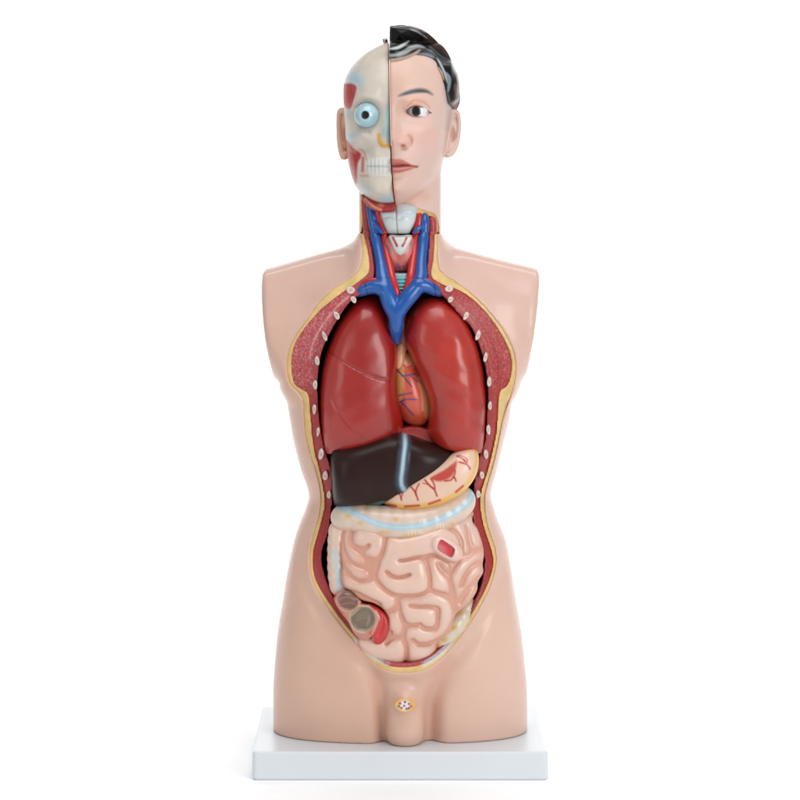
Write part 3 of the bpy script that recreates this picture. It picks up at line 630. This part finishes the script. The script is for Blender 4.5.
hair = mesh_obj('hair', v, q, M_hair, head, p.c)

# skull half
d = np.full_like(PX, -2.5)
d += G2(PX, PY, 366, 115, 15.5, 13.5, -9) + 2.2 * np.exp(-(dline(PX, PY, cr([(351, 106), (358, 99), (368, 97), (379, 101)], 4)) / 3.5) ** 2)
d += G2(PX, PY, 360, 134, 11, 5.5, 5, 0.3) + G2(PX, PY, 348, 137, 6, 4, 3) + G2(PX, PY, 362, 151, 10, 7, -7) + G2(PX, PY, 375, 152, 7, 5, 2) + G2(PX, PY, 386, 130, 5, 16, 4.5) + G2(PX, PY, 385, 143, 6, 5, 4)
d += G2(PX, PY, 379, 165, 13, 11, 3.5) + G2(PX, PY, 378, 190, 16, 9, 3.5) + G2(PX, PY, 352, 165, 6, 14, 2) + G2(PX, PY, 352, 92, 6, 14, -3)
tm = ((PX > 364) & (PX < 390) & (PY > 157) & (PY < 175)).astype(float) * ss(364, 368, PX)
d += tm * (1.0 * np.abs(np.sin((PX - 366) * math.pi / 3.9)) - 0.3) * np.exp(-((PY - 166) / 7.5) ** 4) - 1.3 * tm * np.exp(-((PY - 166) / 0.8) ** 2)
d += 1.4 * np.exp(-(dline(PX, PY, cr([(346, 82), (354, 84), (357, 96), (353, 106)], 4)) / 2) ** 2)
Fs = head_field(g, HRC, d, 2.15, 7.0)
skull = smax(Fs, g.X - spl + 0.35, 1.0)
Fw = skull.copy()
v, q = iso(g, skull, 1)
BN = (214, 204, 190); PB = (172, 200, 210); RM = (178, 44, 40)
def skull_paint(p):
    p.noise(0.02, 12, 9); p.mix(ss(75, 45, p.py) * 0.35, (196, 176, 152))
    p.mix(ss(5.0, 0.5, np.abs(p.px - np.interp(p.py, SPLIT_Y, SPLIT_X))) * ss(120, 80, p.py) * 0.5, (188, 160, 122))
    p.blob(355, 79, 9, 7, PB, .7, .85, 0.4); p.blob(349, 88, 7, 4, (186, 170, 180), .8, .6)
    p.poly([(341, 86), (349, 83.5), (356, 86), (355.6, 93), (353.5, 101), (350.5, 109), (346.5, 108), (342, 100)], RM, 1.2)
    for k in range(4): p.line([(345 + k * 2.6, 87), (347.5 + k * 1.0, 106)], 0.35, (206, 96, 86), .5, .5)
    p.line([(349, 111), (348, 116)], 2, (178, 190, 208), 2, .7)
    p.blob(366, 115, 15, 14, (206, 192, 178), .4, .5); p.line([(356, 112), (358, 107), (361, 104)], 1.0, (184, 70, 76), .8, .8)
    p.blob(379, 92, 2.2, 4, (232, 226, 208), .8, .8, .3)
    p.poly([(386, 106), (392, 104), (393, 142), (386, 141), (382, 136), (383.5, 128), (385, 118)], (168, 202, 204), 1.4, .9)
    p.line([(379, 135), (379.5, 141), (382.5, 145.5), (388, 146), (392, 145)], 2.0, (222, 166, 62), 1.2, .95); p.blob(383, 141, 3.5, 2.2, (236, 196, 110), .6, .7)
    p.blob(351, 137, 7, 5, (184, 204, 212), .9, .7); p.blob(370, 133, 2, 2.6, (180, 158, 142), .8, .6)
    p.poly([(344, 139), (348, 141), (353, 148), (360, 152.5), (361, 157), (357.5, 165), (357, 182), (354, 186), (349, 176), (345, 158)], RM, 1.4)
    p.line([(349, 146), (352, 156), (354, 172)], .6, (214, 112, 96), .8, .6); p.blob(353, 151, 3.5, 2, (210, 130, 116), .8, .7, .6)
    p.line([(359, 149), (364, 152), (367, 162)], .9, (196, 140, 126), 1.0, .7); p.line([(363, 158), (362.5, 171)], 1.5, (190, 84, 76), 1.2, .85); p.line([(361, 175.5), (368, 176)], 1.2, (200, 120, 108), 1.2, .6)
    p.poly([(366, 161), (372, 158.5), (380, 157.5), (391, 158), (391, 175), (380, 175.5), (370, 175), (367, 170)], (218, 220, 214), 1.4, .9)
    for x in np.arange(368, 391, 3.9): p.line([(x, 159.5), (x, 174)], 0.3, (186, 184, 176), .5, .6)
    p.line([(367, 166.5), (391, 167)], 0.5, (166, 164, 158), .6, .8)
    p.blob(364, 192, 7, 6, (182, 204, 212), .9, .7); p.blob(388, 199, 8, 4, (170, 202, 214), .9, .8)
p = Paint(v, BN); skull_paint(p)
skullpart = mesh_obj('skull_half', v, q, M_bone, head, p.c)
g2 = Grid.px(350, 382, 98, 132, -84, -40, 0.5, 2); c = P3(366.8, 115.2, -54.0)
v, q = iso(g2, np.sqrt((g2.X - c[0]) ** 2 + (g2.Y - c[1]) ** 2 + (g2.Z - c[2]) ** 2) - 12.2, 1)
p = Paint(v, (160, 200, 212)); p.blob(373, 110, 7, 4, (190, 216, 224), .8, .6); p.line([(360, 106), (364, 104)], .6, (150, 140, 170), .6, .5); p.blob(365.2, 115, 6.2, 6.2, (190, 218, 226), .3, .8); p.blob(365.2, 115, 4.1, 4.3, (14, 14, 16), .15)
mesh_obj('eyeball', v, q, M_eye, skullpart, p.c)
# left ear (fleshy) + temple skin edge behind the skull half
def ear_cut(g, f): return f
tubes('ear', [[(347, 112, 4, 3), (342, 110.5, 5, 2.6), (339.2, 114, 6, 2.2), (338.6, 126, 7, 2.2), (339.5, 140, 6, 2.4), (341.5, 150, 4, 3), (343.8, 156.5, 2, 3), (347, 154, 2, 3)],
              [(346, 116, 9, 5), (344, 130, 10, 4.2), (345, 148, 7, 4)]], M_face, head, (226, 184, 162), 0.7, 1.5,
      paint=lambda p: (p.line([(342, 114), (341.5, 128), (343, 140)], .8, (196, 122, 100), 1, .6), p.line([(345.5, 108), (345.3, 128), (346.5, 158)], .8, (226, 186, 110), .6, .9), p.blob(344, 134, 2.2, 8, (198, 120, 96), .6, .7)))
# scalp/nape behind the skull half: neck skin, with fat edge
neckL = np.where(g.X < 4, neck, 50).astype(np.float32)
nape = ell(g, P3(399, 130, 40), (44, 40, 66)); neckL = smin(neckL, np.maximum(nape, g.X - spl + 0.4), 6)
v, q = iso(g, neckL, 1); p = Paint(v, SK); mesh_obj('neck_skin', v, q, M_skin, head, p.c)
fatf = np.maximum(np.maximum(nk + 0.9, so - 1.2), np.maximum(-(g.two(sdpoly(g.X2, g.Z2, onfront([(395, 150), (362, 150), (362, 205), (362.5, 221), (364.5, 245), (398, 250), (432.5, 245), (432.5, 220), (430, 216.5), (414, 213), (404, 212)], 4)))), g.Y - 9))
fatf = np.maximum(fatf, g.Z - float(W(0, 180, -20)[1]))
for half in (g.X + 4, -g.X - 3):
    v, q = iso(g, np.maximum(fatf, half), 1); p = Paint(v, (226, 186, 108)); p.noise(0.05, 8, 2); p.poly([(405, 205), (418, 205), (436, 214), (436, 219), (420, 214)], (214, 164, 78), 1, .7)
    mesh_obj('fat_layer', v, q, M_fat, head, p.c)
bk = np.maximum(np.maximum(so - 0.5, nk + 4), np.abs(g.Y - 4) - 5); v, q = iso(g, bk, 1)
mesh_obj('neck_backing', v, q, M_dark, head, Paint(v, (110, 26, 26)).c)
for pl in ([(366, 200), (367, 216), (368.5, 233.6)], [(431.5, 221), (431.5, 227), (432, 233.6)]):
    tubes('neck_muscle', [[(x, y, -20, 4.6) for x, y in pl]], M_muscle, head, (176, 56, 52), 0.8, cut=lambda g, f: np.maximum(f, ZNECK + 0.4 - g.Z))
zc = lambda g, f: np.maximum(f, ZNECK + 0.4 - g.Z)
tubes('blue_vein', [[(369.5, 196, -26, 4.2), (371, 208, -28, 4.2), (373, 221, -30, 4.4), (376, 236, -31, 4.6)], [(374, 222, -33, 1.6), (378, 228, -36, 1.7), (384, 236, -37, 1.4)]], M_vessel, head, BL, 0.7, 1.5, cut=zc)
tubes('blue_vein', [[(424.5, 216.5, -26, 3.8), (424.5, 224, -30, 4.2), (424, 236, -31, 4.2)], [(421, 227, -35, 1.7), (416.5, 230, -37, 1.7), (413, 236, -37, 1.4)]], M_vessel, head, BL, 0.7, 1.5, cut=zc)
tubes('red_artery', [[(376, 200, -27, 4.4), (379, 213, -29, 4.4), (381, 224, -29, 4.2), (385, 236, -31, 4.0)]], M_vessel, head, RD, 0.7, cut=zc)
tubes('red_artery', [[(418.5, 215, -27, 3.8), (418, 224, -29, 4.2), (415.5, 236, -31, 4.2)]], M_vessel, head, RD, 0.7, cut=zc)
def lx(PX, PY): return -1.2 * np.exp(-(np.abs(PX - np.interp(PY, SPLIT_Y, SPLIT_X)) / 0.7) ** 2) - 1.2 * np.exp(-(dline(PX, PY, cr([(381, 219), (390, 216), (398, 219), (406, 215), (416, 219)], 4)) / 1.8) ** 2)
inflated('larynx', [(379.5, 206), (390, 205), (401, 202.5), (410, 203.5), (416.5, 206.5), (416.5, 214), (415, 222), (411.5, 230), (408, 234.2), (400, 234.4), (389, 234.2), (385, 228), (382, 220), (380, 213)], -28, 15, M_organ, head, (210, 220, 220), 0.6, relief=lx,
         paint=lambda p: (p.line([(381, 213), (390, 211), (404, 213), (415, 211)], 2.5, (176, 202, 216), 2, .6), p.line([(385, 226), (398, 228), (412, 225)], 2, (222, 224, 218), 2, .6), p.mix((np.abs(p.px - np.interp(p.py, SPLIT_Y, SPLIT_X)) < 0.5) * 0.6, (110, 80, 74)), p.line([(396, 205), (397, 216)], .9, (200, 110, 90), .8, .5), p.line([(388, 234), (411, 234)], .5, (90, 70, 66), .4, .8)))
# red tongue-root muscles under the jaw
tubes('jaw_muscle', [[(364, 196, -33, 2.5), (370, 203, -40, 3.5), (379, 207.5, -44, 4.2), (391, 207.5, -46, 4.0), (395, 207, -46, 3.4)]], M_muscle, head, (164, 40, 44), 0.6, paint=lambda p: (p.line([(365, 199), (372, 205.5), (381, 210)], 1.3, (226, 150, 110), 1.0, .8), p.blob(381, 205, 3, 2, (220, 130, 120), .8, .6)), cut=lambda g, f: np.maximum(f, g.X + 4.8))
# pin on top of the skull
tubes('locating_pin', [[(386, 43.5, -2, 1.6), (385.3, 41.2, -2, 1.6), (385, 40.6, -2, 2.0)]], M_metal, head, (180, 170, 160), 0.5)

# ================================================================== LUNGS
def groove(pts, a, wd):
    c = cr(pts, 5); return lambda PX, PY: -a * np.exp(-(dline(PX, PY, c) / wd) ** 2)
g1 = groove([(326, 351), (345, 362), (362, 371), (380, 378), (399, 381.5)], 1.3, 1.0); g2_ = groove([(332, 400), (340, 413), (350, 425), (362, 436)], 0.8, 0.9)
def lung_r(PX, PY): return g1(PX, PY) + g2_(PX, PY) + 0.3 * np.sin(PX * .23 + PY * .11) * np.sin(PY * .13 - PX * .07 + 1) + G2(PX, PY, 392, 372, 8, 30, 3)
RL = [(371, 293.5), (362, 295.5), (350, 305), (338, 323), (328.5, 345), (323, 365), (320.5, 385), (320, 405), (321.5, 430), (325, 447), (327.5, 450), (345, 447.5), (368, 441.5), (390, 434), (401, 429), (403.5, 425), (402.5, 410), (399, 394), (397, 381), (398.5, 365), (399, 352), (396, 336), (390.5, 320), (385, 305), (379, 295.5)]
inflated('lung', RL, -22, 56, M_lung, None, (156, 28, 20), 0.9, ext=[(x, y + (16 if y > 424 else 0)) for x, y in RL], pad=24, R=0.80, relief=lung_r, origin=P3(362, 450, -22), back=30,
         paint=lambda p: (p.mix(0.3 * ss(380, 330, p.px), (196, 66, 60)), p.line([(326, 351), (345, 362), (362, 371), (380, 378), (399, 381.5)], .5, (130, 26, 24), .5, .7), p.line([(332, 400), (340, 413), (350, 425), (362, 436)], .4, (140, 30, 26), .5, .5), p.blob(362, 345, 18, 38, (146, 22, 18), .8, .45)))
o = bpy.context.scene.objects['lung']; tag(o, 'glossy red lung with two thin crease lines, above the widest part of the liver', 'lung', 'pair of lungs')
LL = [(432, 295), (421, 298), (412.5, 306), (407, 318), (404, 332), (405, 343), (409, 353), (415, 366), (421, 380), (426, 392), (428.5, 405), (428, 418), (426, 428), (431, 437), (443, 443.5), (460, 447), (478, 449.5), (481.5, 448), (484, 432), (485.5, 412), (485.5, 392), (483, 368), (478, 346), (470, 326), (460, 309), (449, 298.5), (441, 295)]
def lung_l(PX, PY): return 0.4 * np.sin(PX * .23 - PY * .13) * np.sin(PY * .17 + PX * .09) + G2(PX, PY, 462, 372, 16, 50, 2.5)
o = inflated('lung', LL, -22, 57, M_lung, None, (170, 38, 28), 0.9, ext=[(x, y + (14 if y > 430 else 0)) for x, y in LL], pad=24, R=0.85, relief=lung_l, origin=P3(455, 450, -22), back=30,
             paint=lambda p: (p.blob(452, 370, 22, 55, (186, 56, 40), .8, .5), p.blob(412, 325, 8, 30, (160, 34, 32), .8, .5)))
tag(o, 'glossy red lung without creases, curving round the heart above the cream stomach', 'lung', 'pair of lungs')

# inner lung root behind, dark red, seen between vein and right-hand lung
tubes('lung_root', [[(400, 316, -40, 6), (402, 332, -40, 8), (404, 345, -38, 8)]], M_lung, vess, (150, 30, 30), 0.9)
# ================================================================== HEART
heart = thing('heart', 'small orange red heart with blue veins showing in the gap between the lungs', 'heart', P3(412, 426, -20))
def hp(p):
    p.noise(0.05, 8, 1)
    p.poly([(396, 352), (404, 350), (404, 372), (402, 400), (396, 400)], (222, 170, 96), 2, .8); p.poly([(404, 353), (411, 352), (416, 362), (412, 368), (405, 364)], (222, 150, 110), 1.4, .9)
    p.line([(395, 372), (401, 366), (402, 360)], .8, (190, 40, 36), .6); p.line([(401, 362), (406, 367), (412, 366)], .7, (196, 40, 36), .6)
    p.line([(421, 378), (425, 388), (428, 402), (428, 416)], 3.0, (222, 186, 122), 2, .85); p.line([(419, 384), (422, 394), (423, 410)], 1.0, (226, 190, 160), 1.5, .6)
    B = (44, 60, 120)
    p.line([(398, 371), (403, 376), (408, 382), (412, 387)], .75, B, .5, .95); p.line([(402, 376), (409, 375), (415, 374)], .7, B, .5, .9); p.line([(409, 375), (414, 379), (417, 381)], .6, B, .5, .85); p.line([(414, 372), (418, 378), (421, 384)], .5, B, .5, .7)
    p.line([(399, 395.5), (405, 394), (412, 393)], .8, B, .5, .85); p.line([(400, 402), (406, 399.5), (417, 399.5)], .8, B, .5, .9); p.line([(401, 402), (407, 408), (413, 415)], .8, B, .5, .9)
inflated('heart_muscle', [(396, 352), (404, 350), (412, 353), (419, 366), (426, 382), (431, 398), (431, 414), (424, 424), (412, 424), (402, 418), (394, 400), (392, 372)], -30, 32, M_organ, heart, (204, 82, 56), 0.7, paint=hp, back=25)
tubes('aorta', [[(402, 345, -42, 5), (400, 356, -48, 5), (399, 366, -50, 4)]], M_organ, heart, (224, 160, 118), 0.7)

# ================================================================== DIAPHRAGM + LIVER + STOMACH
o = inflated('diaphragm', [(380, 434), (396, 428), (412, 424), (430, 428), (446, 440), (470, 448), (470, 456), (440, 452), (410, 440), (386, 440)], -34, 16, M_organ, None, (188, 58, 52), 0.8, R=0.6, origin=P3(415, 446, -40), back=30,
             paint=lambda p: (p.line([(396, 433.5), (410, 434), (428, 440), (446, 446.5)], 1.0, (206, 96, 88), .8, .8), p.blob(415, 428, 16, 4, (150, 34, 32), .8, .6)))
tag(o, 'thin red curved diaphragm sheet squeezed between the heart and the dark brown liver', 'diaphragm')
LV = [(331.5, 447), (345, 444.5), (368, 438.5), (392, 430.5), (402, 432), (412, 434), (426, 439.5), (440, 444), (452, 447), (462.5, 448.5), (457, 457), (450, 465.5), (440, 473), (430, 479), (417, 485), (404, 491), (394, 496), (386, 499.5), (372, 501), (356, 502.5), (342, 504.5), (335.5, 505), (333.5, 498), (332, 478)]
liver = thing('liver', 'wide dark brown liver wedge with a pale blue vertical band, below the lungs', 'liver', P3(395, 505, -40))
LC = [(404.6, 434), (405.2, 444), (403.6, 456), (402.3, 468), (401, 478), (401.5, 485), (404, 489.5)]
LCc = cr(LC, 5)
def liv(PX, PY): return 1.2 * np.exp(-(dline(PX, PY, LCc) / 2.6) ** 4) + G2(PX, PY, 350, 478, 22, 40, 3) + 2.5 * ss(8, 0, np.abs(PX - 403)) + G2(PX, PY, 425, 460, 20, 16, 2)
inflated('liver_body', LV, -42, 44, M_liver, liver, (42, 22, 18), 0.8, R=0.55, relief=liv, back=30, n=3, edge=1.0, paint=lambda p: (p.noise(.06, 14, 4), p.line(LC, 5, (84, 96, 112), 3.0, .7), p.line(LC, 2.2, (150, 182, 200), 1.6, .95), p.line(LC[:-1], 0.9, (186, 208, 218), 1.0, .8)))
tubes('gallbladder', [[(366, 500.5, -68, 3), (373, 500, -70, 4.6), (381, 498, -72, 5.2), (386, 496, -70, 4)]], M_organ, liver, (22, 84, 78), 0.7)
ST = [(452, 452), (462, 448), (473, 447), (478, 452), (478.5, 462), (476, 473), (470, 483), (461, 492), (448, 500), (434, 505), (418, 507.8), (404, 508.2), (393, 506), (384, 502.5), (381, 500), (390, 488), (420, 470), (440, 460)]
def stp(p):
    p.mix(1 - ss(1.5, 6.5, -sdpoly(p.px, p.py, cr(ST, 4, True))) * 1.0, (232, 182, 96)); 
    p.poly([(384, 480), (452, 452), (470, 452), (474, 462), (470, 474), (460, 486), (445, 494), (425, 499), (400, 500), (386, 500)], (232, 196, 172), 3, .85)
    p.poly([(430, 478), (444, 470), (453, 463), (457, 460), (456, 468), (452, 476), (446, 480), (438, 481.5)], (192, 54, 42), 1.5, .95)
    R = (184, 30, 34)
    for l, wd in (([(457, 456), (463, 459), (467, 464), (470, 469)], .9), ([(459, 462), (464, 463.5), (468, 466)], .8), ([(459, 455), (466, 458), (468, 463)], .5), ([(445, 481), (451, 480), (454, 477), (456, 481)], .9), ([(453, 478), (455, 473), (455, 470)], .8), ([(425, 480), (430, 486), (434, 489), (437, 496)], .95), ([(431, 479), (434, 484), (435, 489)], .8), ([(423, 483), (429, 485), (433, 489)], .6),
                  ([(411, 487), (415, 492), (418, 500)], .95), ([(419, 484), (416, 490), (416, 495)], .8), ([(397, 491), (400, 495), (401.5, 500)], .9), ([(404, 489), (402, 495), (401, 498)], .8)): p.line(l, wd, R, .6, .95)
    for l in ([(388, 504.5), (396, 506)], [(405, 506.5), (419, 505.5)], [(429, 504), (440, 500)], [(456, 492), (463, 486)]): p.line(l, 1.2, (190, 44, 34), .7, .9)
o = inflated('stomach', ST, -54, 32, M_organ, None, (232, 196, 172), 0.7, R=0.9, paint=stp, back=25, origin=P3(425, 508, -45))
tag(o, 'cream crescent stomach with branching red vessels and yellow edge, tucked under the liver', 'stomach')

# ================================================================== INTESTINES
guts = thing('intestines', 'coiled pale pink bowels below a pale blue banded colon, filling the lower belly', 'intestines', P3(405, 664, -40))
def dome(x, y): 
    q = ((x - 406) / 92) ** 2 + ((y - 588) / 96) ** 2
    return -56 - 36 * np.sqrt(np.clip(1 - q, 0, 1))
def dp(pts, r, off=0.0):
    return [(x, y, float(dome(x, y)) + off, r) for (x, y) in pts]
g = Grid.px(328, 490, 508, 668, -104, -30, 0.66)
PXg, PYg = np.broadcast_arrays(400 + g.X2 / (1 - 85 / FD), EY + (HC - g.Z2) / (1 - 85 / FD))
CREASES = [
 [(354, 530), (351, 537), (350.5, 544), (353, 549), (359, 553), (365, 559), (369, 568)], [(353, 547), (360, 549), (366, 548.5), (369, 545)], [(386, 534), (385, 542), (384, 549), (380, 558.5), (374, 560.5), (368, 558.5)],
 [(344, 528), (341, 538), (342, 549), (345, 557), (350, 563), (358, 567), (368, 569.5)], [(376, 560), (375, 566), (370, 571), (371, 579)], [(379, 560), (377.5, 566), (375, 573), (375, 579)],
 [(342, 567), (348, 575), (357, 581.5), (367, 581), (375, 579)], [(375, 579), (382, 587), (390, 592.5), (397, 595), (412, 595), (421, 594), (429, 591)],
 [(351, 592), (360, 595.5), (370, 600), (380, 604)], [(397, 595), (397.5, 602), (396, 608), (388, 612)], [(397.5, 601), (400, 612), (403, 620), (405, 625)],
 [(399, 560), (405, 560), (414, 557.8), (422, 557), (426, 562), (428, 569), (430, 580), (429, 590)], [(386, 571), (393, 576.5), (402, 577), (410.5, 574)],
 [(422, 557), (428, 555.5), (434, 554.5), (440, 557), (446, 560), (450, 562.5), (454, 565)], [(429, 591), (440, 593), (448, 597), (452, 601)],
 [(438, 564), (442, 571), (449, 576.5), (451, 573), (455, 566), (460, 560)], [(449, 576.5), (450.5, 583), (453, 594), (454, 604)],
 [(449, 530), (456, 535), (461, 544), (460.5, 552), (460, 560)], [(466, 527), (469, 538), (471, 547), (474, 553), (480, 551)], [(460, 560), (468, 558), (474, 554)],
 [(480, 564), (472, 568.5), (465, 577), (461, 587)], [(479, 579), (471, 588), (464, 596), (460, 604)],
 [(410, 605.5), (418, 607), (430, 607), (438, 608.5), (438, 617), (437, 627), (434, 630), (428, 629.5), (423, 628), (420, 624)], [(405, 625), (413, 625.5), (420, 624)],
 [(452, 601), (454, 610), (453.5, 622), (447, 635), (440, 641)], [(412, 640), (418, 645.5), (427, 645.5), (435, 643), (441, 640)], [(405, 625), (404, 632), (403, 640), (406, 646), (406.5, 655), (406, 664)],
 [(403, 640), (397, 638), (390, 641), (386, 646)], [(376, 640), (386, 638), (391, 632)]]
dcr = np.full(PXg.shape, 99.0)
for pts in CREASES: dcr = np.minimum(dcr, dline(PXg, PYg, cr(pts, 4)))
gut_out = polyW([(338, 522), (345, 516), (400, 536), (468, 515), (473, 525), (478, 532), (481, 540), (483, 547), (484.5, 556), (483, 566), (483.5, 574), (478, 583), (477, 592), (468, 605), (457.5, 612), (453.5, 620), (451.5, 630), (443, 638), (437, 643), (436.5, 650), (430, 658), (420, 663), (409, 664), (405, 662), (400, 666), (383, 664), (366, 656), (357, 646), (359, 637), (370, 635), (378, 638), (384.5, 632), (387.5, 624), (387.5, 615.5), (382.5, 607.5), (373.5, 602), (361, 599), (351.5, 591), (344, 587), (341, 575), (342.5, 566), (340.5, 555), (338, 535)], -75, 4)
sd_out = sdpoly(g.X2, g.Z2, gut_out)
u = inflate((sd_out < 0.5) & (dcr > 0.55), g.h, 420)
hgt = np.maximum(13.0 * np.tanh(u / 13.0), 3.0)
for _ in range(2): hgt[1:-1, 1:-1] = 0.6 * hgt[1:-1, 1:-1] + 0.1 * (hgt[2:, 1:-1] + hgt[:-2, 1:-1] + hgt[1:-1, 2:] + hgt[1:-1, :-2])
dm = dome(PXg, PYg) + 8.6 - hgt
sg = g.two(sdpoly(g.X2, g.Z2, gut_out)); gr = np.gradient(dm, g.h)
f = smax(smax((g.two(dm) - g.Y) / g.two(np.sqrt(1 + np.minimum(gr[0] ** 2 + gr[1] ** 2, 3))), g.Y + 35, 2), sg, 3.0)
HB = [(446.5, 546.5)]
# cut window in the bowel
cw = g.two(sdpoly(g.X2, g.Z2, polyW([(440.6, 539.6), (447, 542.6), (453.5, 547.4), (454.6, 551), (451.4, 557.2), (445, 554), (438.6, 549.6), (437.6, 546)], -88, 3)))
bump_ = g.full(); a, rr3 = path([(438, 544, -83, 8.5), (446, 548, -83, 9.5), (454, 553, -82, 8.5)], 4); tube(g, bump_, a, rr3); f = smin(f, bump_, 1.5)
f = smax(f, -np.maximum(cw, g.Y + 86.5), 0.8)
v, q = iso(g, f, 1)
p = Paint(v, (230, 194, 176)); p.mix(ss(400, 480, p.px) * .5, (234, 204, 190))
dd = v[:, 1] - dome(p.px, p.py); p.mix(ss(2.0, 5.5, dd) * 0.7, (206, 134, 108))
wd_ = sdpoly(v[:, 0], v[:, 2], polyW([(440.6, 539.6), (447, 542.6), (453.5, 547.4), (454.6, 551), (451.4, 557.2), (445, 554), (438.6, 549.6), (437.6, 546)], -88, 3))
p.mix((wd_ < 0.3) * 1.0, (218, 62, 72)); p.mix((wd_ < -0.5) * ss(450, 440, p.px) * ss(546, 552, p.py + (450 - p.px) * .5) * .7, (226, 150, 150)); p.mix(ss(2.4, .4, np.abs(wd_ - 1.4)) * .6, (238, 212, 204))
p.noise(.012, 10, 6)
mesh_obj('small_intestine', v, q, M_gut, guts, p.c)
# colon
def haustra(pts, n=26, amp=0.9, per=11.0):
    a = cr(pts, 8); L = np.concatenate([[0], np.cumsum(np.linalg.norm(np.diff(a[:, :2], axis=0), axis=1))])
    a[:, 3] += amp * np.abs(np.sin(L * math.pi / per)) * 1.6 - amp; x, z = W(a[:, 0], a[:, 1], a[:, 2]); return np.stack([x, a[:, 2], z], 1), a[:, 3]
def colon(name, pts, base, paintf, h=0.8, per=11.0, amp=0.9):
    a, r = haustra(pts, amp=amp, per=per); R = r.max() + 4; lo, hi = a.min(0) - R, a.max(0) + R
    gg = Grid(lo[0], hi[0], lo[1], hi[1], lo[2], hi[2], h); ff = tube(gg, gg.full(), a, r, 1.0, 1.5); v, q = iso(gg, ff, 2); p = Paint(v, base); paintf(p)
    return mesh_obj(name, v, q, M_gut, guts, p.c)
TB = [(333, 505), (346, 508.5), (362, 517), (380, 524.5), (400, 527.5), (420, 525.5), (440, 519.5), (456, 511.5), (468, 502), (473, 492)]
def tcp(p):
    p.noise(.02, 8, 2); p.blob(340, 516, 7, 8, (196, 188, 166), .8, .5)
    p.line([(336, 529), (356, 532), (380, 537), (404, 541), (430, 537), (452, 529), (468, 519)], 3, (218, 170, 146), 2.5, .6)
    p.line(TB, 3.2, (172, 206, 220), 1.6, .95); p.line(TB, 1.0, (206, 226, 232), 1.2, .5)
    for x, y, rx in ((348, 516, 3.5), (366, 508, 2.6), (384, 532.5, 6), (412, 536, 7), (441, 530.5, 4.5), (452, 524, 3), (396, 519, 2.5), (360, 523, 3)): p.blob(x, y, rx, 2.2, (214, 176, 100), .7, .7)
    for x in (408, 411.5, 415, 419, 421.5): p.line([(x, 530), (x + .6, 536)], .45, (240, 226, 190), .5, .7)
    for x in (420, 423, 437, 440, 443): p.line([(x, 519.5 if x < 430 else 523), (x + .5, 523 if x < 430 else 527.5)], .5, (238, 236, 226), .5, .7)
colon('transverse_colon', [(343, 517.5, -60, 13), (356, 518, -63, 14), (372, 521, -66, 15.5), (390, 524, -68, 16.5), (410, 524.5, -69, 16.5), (430, 520.5, -67, 16), (448, 513, -64, 15), (459, 505, -60, 13.5), (462, 499, -57, 12)], (224, 200, 182), tcp, amp=1.0, per=12)
colon('ascending_colon', [(338, 527, -58, 8), (337, 540, -60, 8.2), (336.5, 555, -61, 8.2), (337, 570, -62, 8.4), (339, 584, -62, 8.8), (344, 592, -62, 9)], (224, 196, 176),
      lambda p: (p.line([(335, 552), (336.5, 562), (338, 574), (339, 590)], 2.4, (188, 206, 214), 1.3, .9), p.line([(343, 545), (345, 570), (346, 585)], .8, (214, 160, 136), 1.2, .6)), amp=1.2, per=9)
colon('sigmoid_colon', [(470, 603, -54, 6), (463, 614.5, -60, 8), (455.5, 626, -64, 8.6), (446, 636.5, -64, 8.3), (437, 644.5, -60, 7.5), (431, 649, -54, 6)], (216, 204, 182),
      lambda p: [p.blob(x, y, 3.6, 2.2, (222, 172, 82), .6, .9, -0.6) for x, y in ((460, 613.5), (454, 628), (444.5, 640), (438, 646))], amp=0.8, per=11)
# opened cecum: two brown cups with red wall
cec = inflated('cecum', [(334, 595), (339, 590), (347, 587.4), (354, 590), (360, 597), (364, 600.5), (372, 601.5), (381, 606), (388.5, 614), (390, 624), (387, 634), (382, 640.5), (376, 641.5), (371.5, 637), (372, 632), (366, 637), (360, 636), (353, 628), (349, 619), (344, 613), (338, 605)], -64, 26, M_organ, guts, (192, 44, 42), 0.6, R=0.45, n=3, back=10,
    relief=lambda PX, PY: -4.5 * ss(1.08, 0.75, np.sqrt(((PX - 347.5) / 11) ** 2 + ((PY - 600) / 10.5) ** 2)) - 5 * ss(1.08, 0.75, np.sqrt(((PX - 363) / 12.5) ** 2 + ((PY - 618.5) / 13) ** 2)) - 1.2 * np.exp(-(dline(PX, PY, cr([(372, 606), (380, 612), (383, 622), (379, 634)], 4)) / 1.6) ** 2),
    paint=lambda p: (p.poly([(330, 598), (338, 606), (350, 626), (356, 640), (372, 642), (370, 634), (360, 628), (350, 612), (340, 600)], (196, 138, 118), 1.5, .9), p.blob(348, 600, 12.5, 11.6, (196, 156, 130), .15, 1, .5), p.blob(363, 619, 14, 14, (192, 172, 148), .15), p.blob(347.6, 600, 10.6, 9.6, (128, 88, 74), .2, 1, .5), p.blob(362.5, 618.5, 11.6, 11.8, (122, 104, 86), .2),
        [p.line([(338 + k * 1.5, 594 + k * 5.5), (346 + k, 591 + k * 6), (356, 594 + k * 5)], .6, (156, 124, 104), .7, .7) for k in range(3)], [p.line([(356, 612 + k * 3), (364, 609.5 + k * 2.6), (370, 614 + k * 2), (367, 623 + k)], .5, (152, 134, 112), .7, .7) for k in range(4)],
        p.line([(352, 615), (360, 607), (369, 606)], 1.2, (200, 176, 150), .8, .8), p.line([(376, 611), (378.5, 618), (375, 628), (372, 634)], 1.0, (214, 170, 150), .9, .7), p.blob(377.5, 636, 4, 4, (206, 40, 50), .6, .8), p.line([(362, 597.5), (360, 602)], .8, (230, 190, 180), .6, .8)))

for o in sc.objects:
    if '_o' in o.keys(): del o['_o']
sc.cycles.max_bounces = 6; sc.cycles.use_denoising = True
